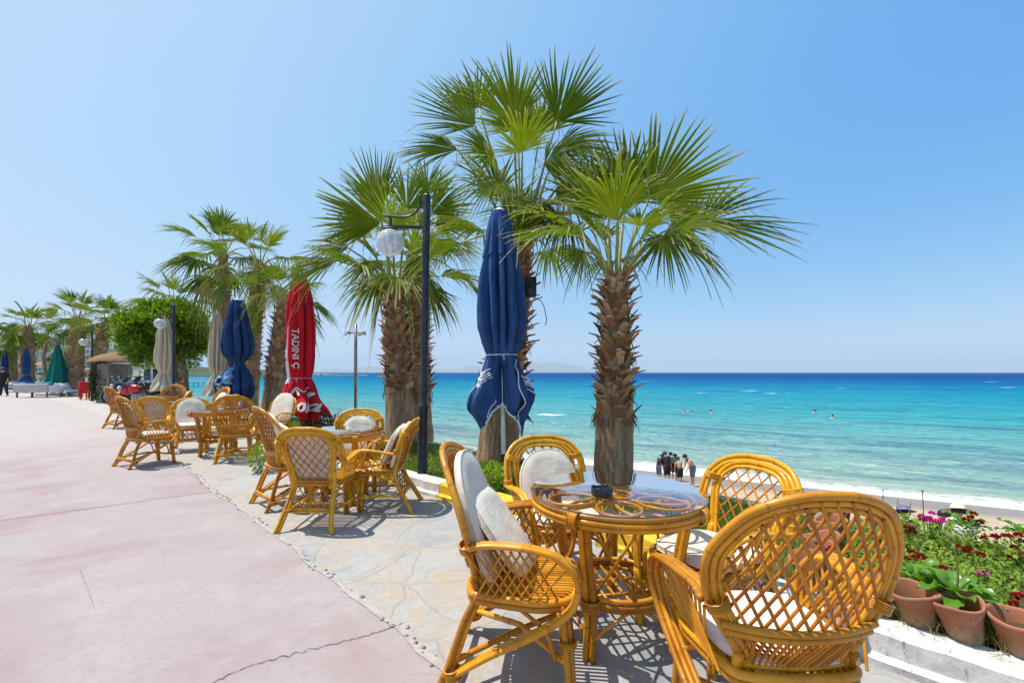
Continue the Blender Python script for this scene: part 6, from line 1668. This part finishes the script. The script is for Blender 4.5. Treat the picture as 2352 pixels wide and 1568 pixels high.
# ---- open beach bar beyond
YB2 = 27; a = W2(286, YB2); t = thing('beach_bar', 'open beach bar with a white fascia, turquoise panels and dark interior behind the bushy tree', 'bar', a); w = W2(395, YB2).x - a.x
zf = V(0, 842, YB2).z; b = MB(); b.rbox((w / 2, 0, zf + .05), (w, 3.0, .36), .03); b.build('fascia', M['wall_white'], t)
b = MB(); b.rbox((w / 2, 1.4, zf / 2 - .1), (w * .98, .1, zf), .02); b.build('back_wall', M['dark_paint'], t)
b = MB(); b.rbox((w / 2, -1.3, .75), (w, .5, .32), .03); b.build('counter', M['wall_white'], t)
b = MB(); b.rbox((w / 2, -1.33, .45), (w * .99, .42, .26), .03); b.build('counter_base', M['navy_cloth'], t)
for i in range(5): b = MB(); b.lathe([(.05, 0), (.05, zf - .13)], 8, (w * (.02 + .24 * i), -1.45, 0)); b.build('post', M['white_paint'], t)
for x in (.06, .42): b = MB(); b.rbox((w * (x + .1), -1.52, zf - .32), (w * .2, .05, .36), .01); b.build('panel', M['blue_paint'], t)
b = MB(); b.tube([(0, -1.5, 1.12), (w, -1.5, 1.12)], .03, 6); b.tube([(0, -1.5, .95), (w, -1.5, .95)], .02, 6); b.build('rail', M['steel'], t)
# dark shrubs beside the kiosk
M['hedge_leaf'] = foliage('hedge_leaf', (.015, .04, .01), (.05, .09, .02), .2)
def hedge(px, Y, rx, h, seed, label):
    r_ = random.Random(seed); t = thing('hedge_bush', label, 'bush', W2(px, Y), 0); b = MB()
    for i in range(1300):
        d = rvec(r_); q = r_.random() ** .35; leaf_quad(b, Vector((d.x * rx * q, d.y * rx * .7 * q, h * .5 + d.z * h * .5 * q)), d, rvec(r_), .13, .035, r_.random())
    b.build('leaves', M['hedge_leaf'], t, smooth=False)
hedge(232, 20.6, .42, 1.85, 2, 'dark climbing bush at the left side of the kiosk'); hedge(344, 18.9, 1.0, .9, 3, 'dark shrub behind the motorcycles'); hedge(312, 20, .7, .8, 4, 'dark shrub right of the kiosk post')
M['sofa_cloth'] = simple('greyish_white_cloth', (.50, .47, .42), (.42, .39, .35), .9, 6)
M['old_plastic'] = simple('dull_white_plastic', (.46, .46, .45), (.38, .38, .37), .6, 5)
# ---- white sofa with blue cushions
ys = 24.5; a = W2(32, ys); w = W2(110, ys).x - a.x; t = thing('garden_sofa', 'long white sofa with its back to us, beside the green umbrella', 'sofa', a)
b = MB(); b.rbox((w / 2, 0, .52), (w, .12, .46), .03); b.build('backrest', M['sofa_cloth'], t)
b = MB(); b.rbox((w / 2, .5, .34), (w, .9, .12), .03); b.build('seat', M['sofa_cloth'], t)
for x in (.06, .5, .94):
    for y in (.05, .85): b = MB(); b.rbox((w * x, y, .15), (.07, .07, .29), .01); b.build('leg', M['wood'], t)
for x in (.0, 1.0): b = MB(); b.rbox((w * x, .45, .45), (.09, .8, .4), .02); b.build('armrest', M['white_plastic'], t)
for i in range(4):
    b = MB(); b.rbox((0, 0, 0), (w * .22, .16, .34), .06, Matrix.Rotation(.25, 3, 'X')); o = b.build('sofa_cushion', M['blue_towel'] if i != 1 else M['navy_cloth'], loc=(a.x + w * (.13 + .25 * i), ys + .25, .66)); tag(o, ['bright blue cushion at the left end of the white sofa', 'dark navy cushion on the white sofa below the blue umbrella', 'bright blue cushion in the middle right of the white sofa', 'bright blue cushion at the right end of the white sofa'][i], 'cushion', 'cushions on the white sofa')
# sun loungers beyond
def lounger(px, Y, rz, m, label):
    t = thing('sun_lounger', label, 'sun lounger', W2(px, Y), radians(rz), 'sun loungers at the far end'); b = MB(); b.rbox((0, 0, .32), (.62, 1.3, .07), .02); b.build('bed', M['old_plastic'], t)
    b = MB(); b.rbox((0, .85, .52), (.62, .75, .06), .02, Matrix.Rotation(.6, 3, 'X')); b.build('backrest', M['old_plastic'], t); b = MB(); b.rbox((0, .05, .375), (.56, 1.2, .04), .015); b.build('towel', M[m], t)
    for x in (-.26, .26):
        for y in (-.55, .5): b = MB(); b.rbox((x, y, .14), (.05, .05, .28), .008); b.build('leg', M['old_plastic'], t)
lounger(158, 25.6, 60, 'blue_towel', 'white sun lounger with blue towel right of the green umbrella'); lounger(172, 29, 70, 'pink_print', 'white sun lounger with pink towel in front of the thick palm'); lounger(22, 31, 40, 'pink_print', 'white sun lounger with pink towel behind the white sofa')
# red chairs by the small lamp
def red_chair(px, Y, rz, label, m):
    t = thing('plastic_chair', label, 'chair', W2(px, Y), radians(rz), 'plastic chairs by the small lamp post'); b = MB(); b.rbox((0, 0, .44), (.44, .44, .04), .015); b.build('seat', m, t); b = MB(); b.rbox((0, .21, .68), (.44, .04, .44), .015); b.build('backrest', m, t)
    for x in (-.19, .19):
        for y in (-.19, .19): b = MB(); b.rbox((x, y, .21), (.04, .04, .42), .006); b.build('leg', m, t)
red_chair(202, 22.6, 190, 'red chair just left of the small lamp post', M['red_cloth']); red_chair(196, 23.6, 150, 'second red chair further from the small lamp post', M['red_cloth']); red_chair(226, 22.2, 200, 'dark chair just right of the small lamp post', M['dark_paint'])

# ---- sea air
def mk_haze():
    t = NT('sea_air'); v = t.n('ShaderNodeVolumePrincipled'); v.inputs['Density'].default_value = HAZE; v.inputs['Color'].default_value = (.64, .84, 1.0, 1); v.inputs['Anisotropy'].default_value = .0
    t.L(v.outputs[0], t.out.inputs['Volume']); return t.m
HAZE = 0.00006
b = MB(); b.box((0, 0, 0), (38000, 38000, 1)); o = b.build('haze', mk_haze(), smooth=False)
o.scale = (1, 1, 560); o.location = (0, 0, 560 / 2 - 46); o['kind'] = 'stuff'; tag(o, 'thin pale blue sea air that fades the far mountains', 'haze')
bpy.context.view_layer.update()
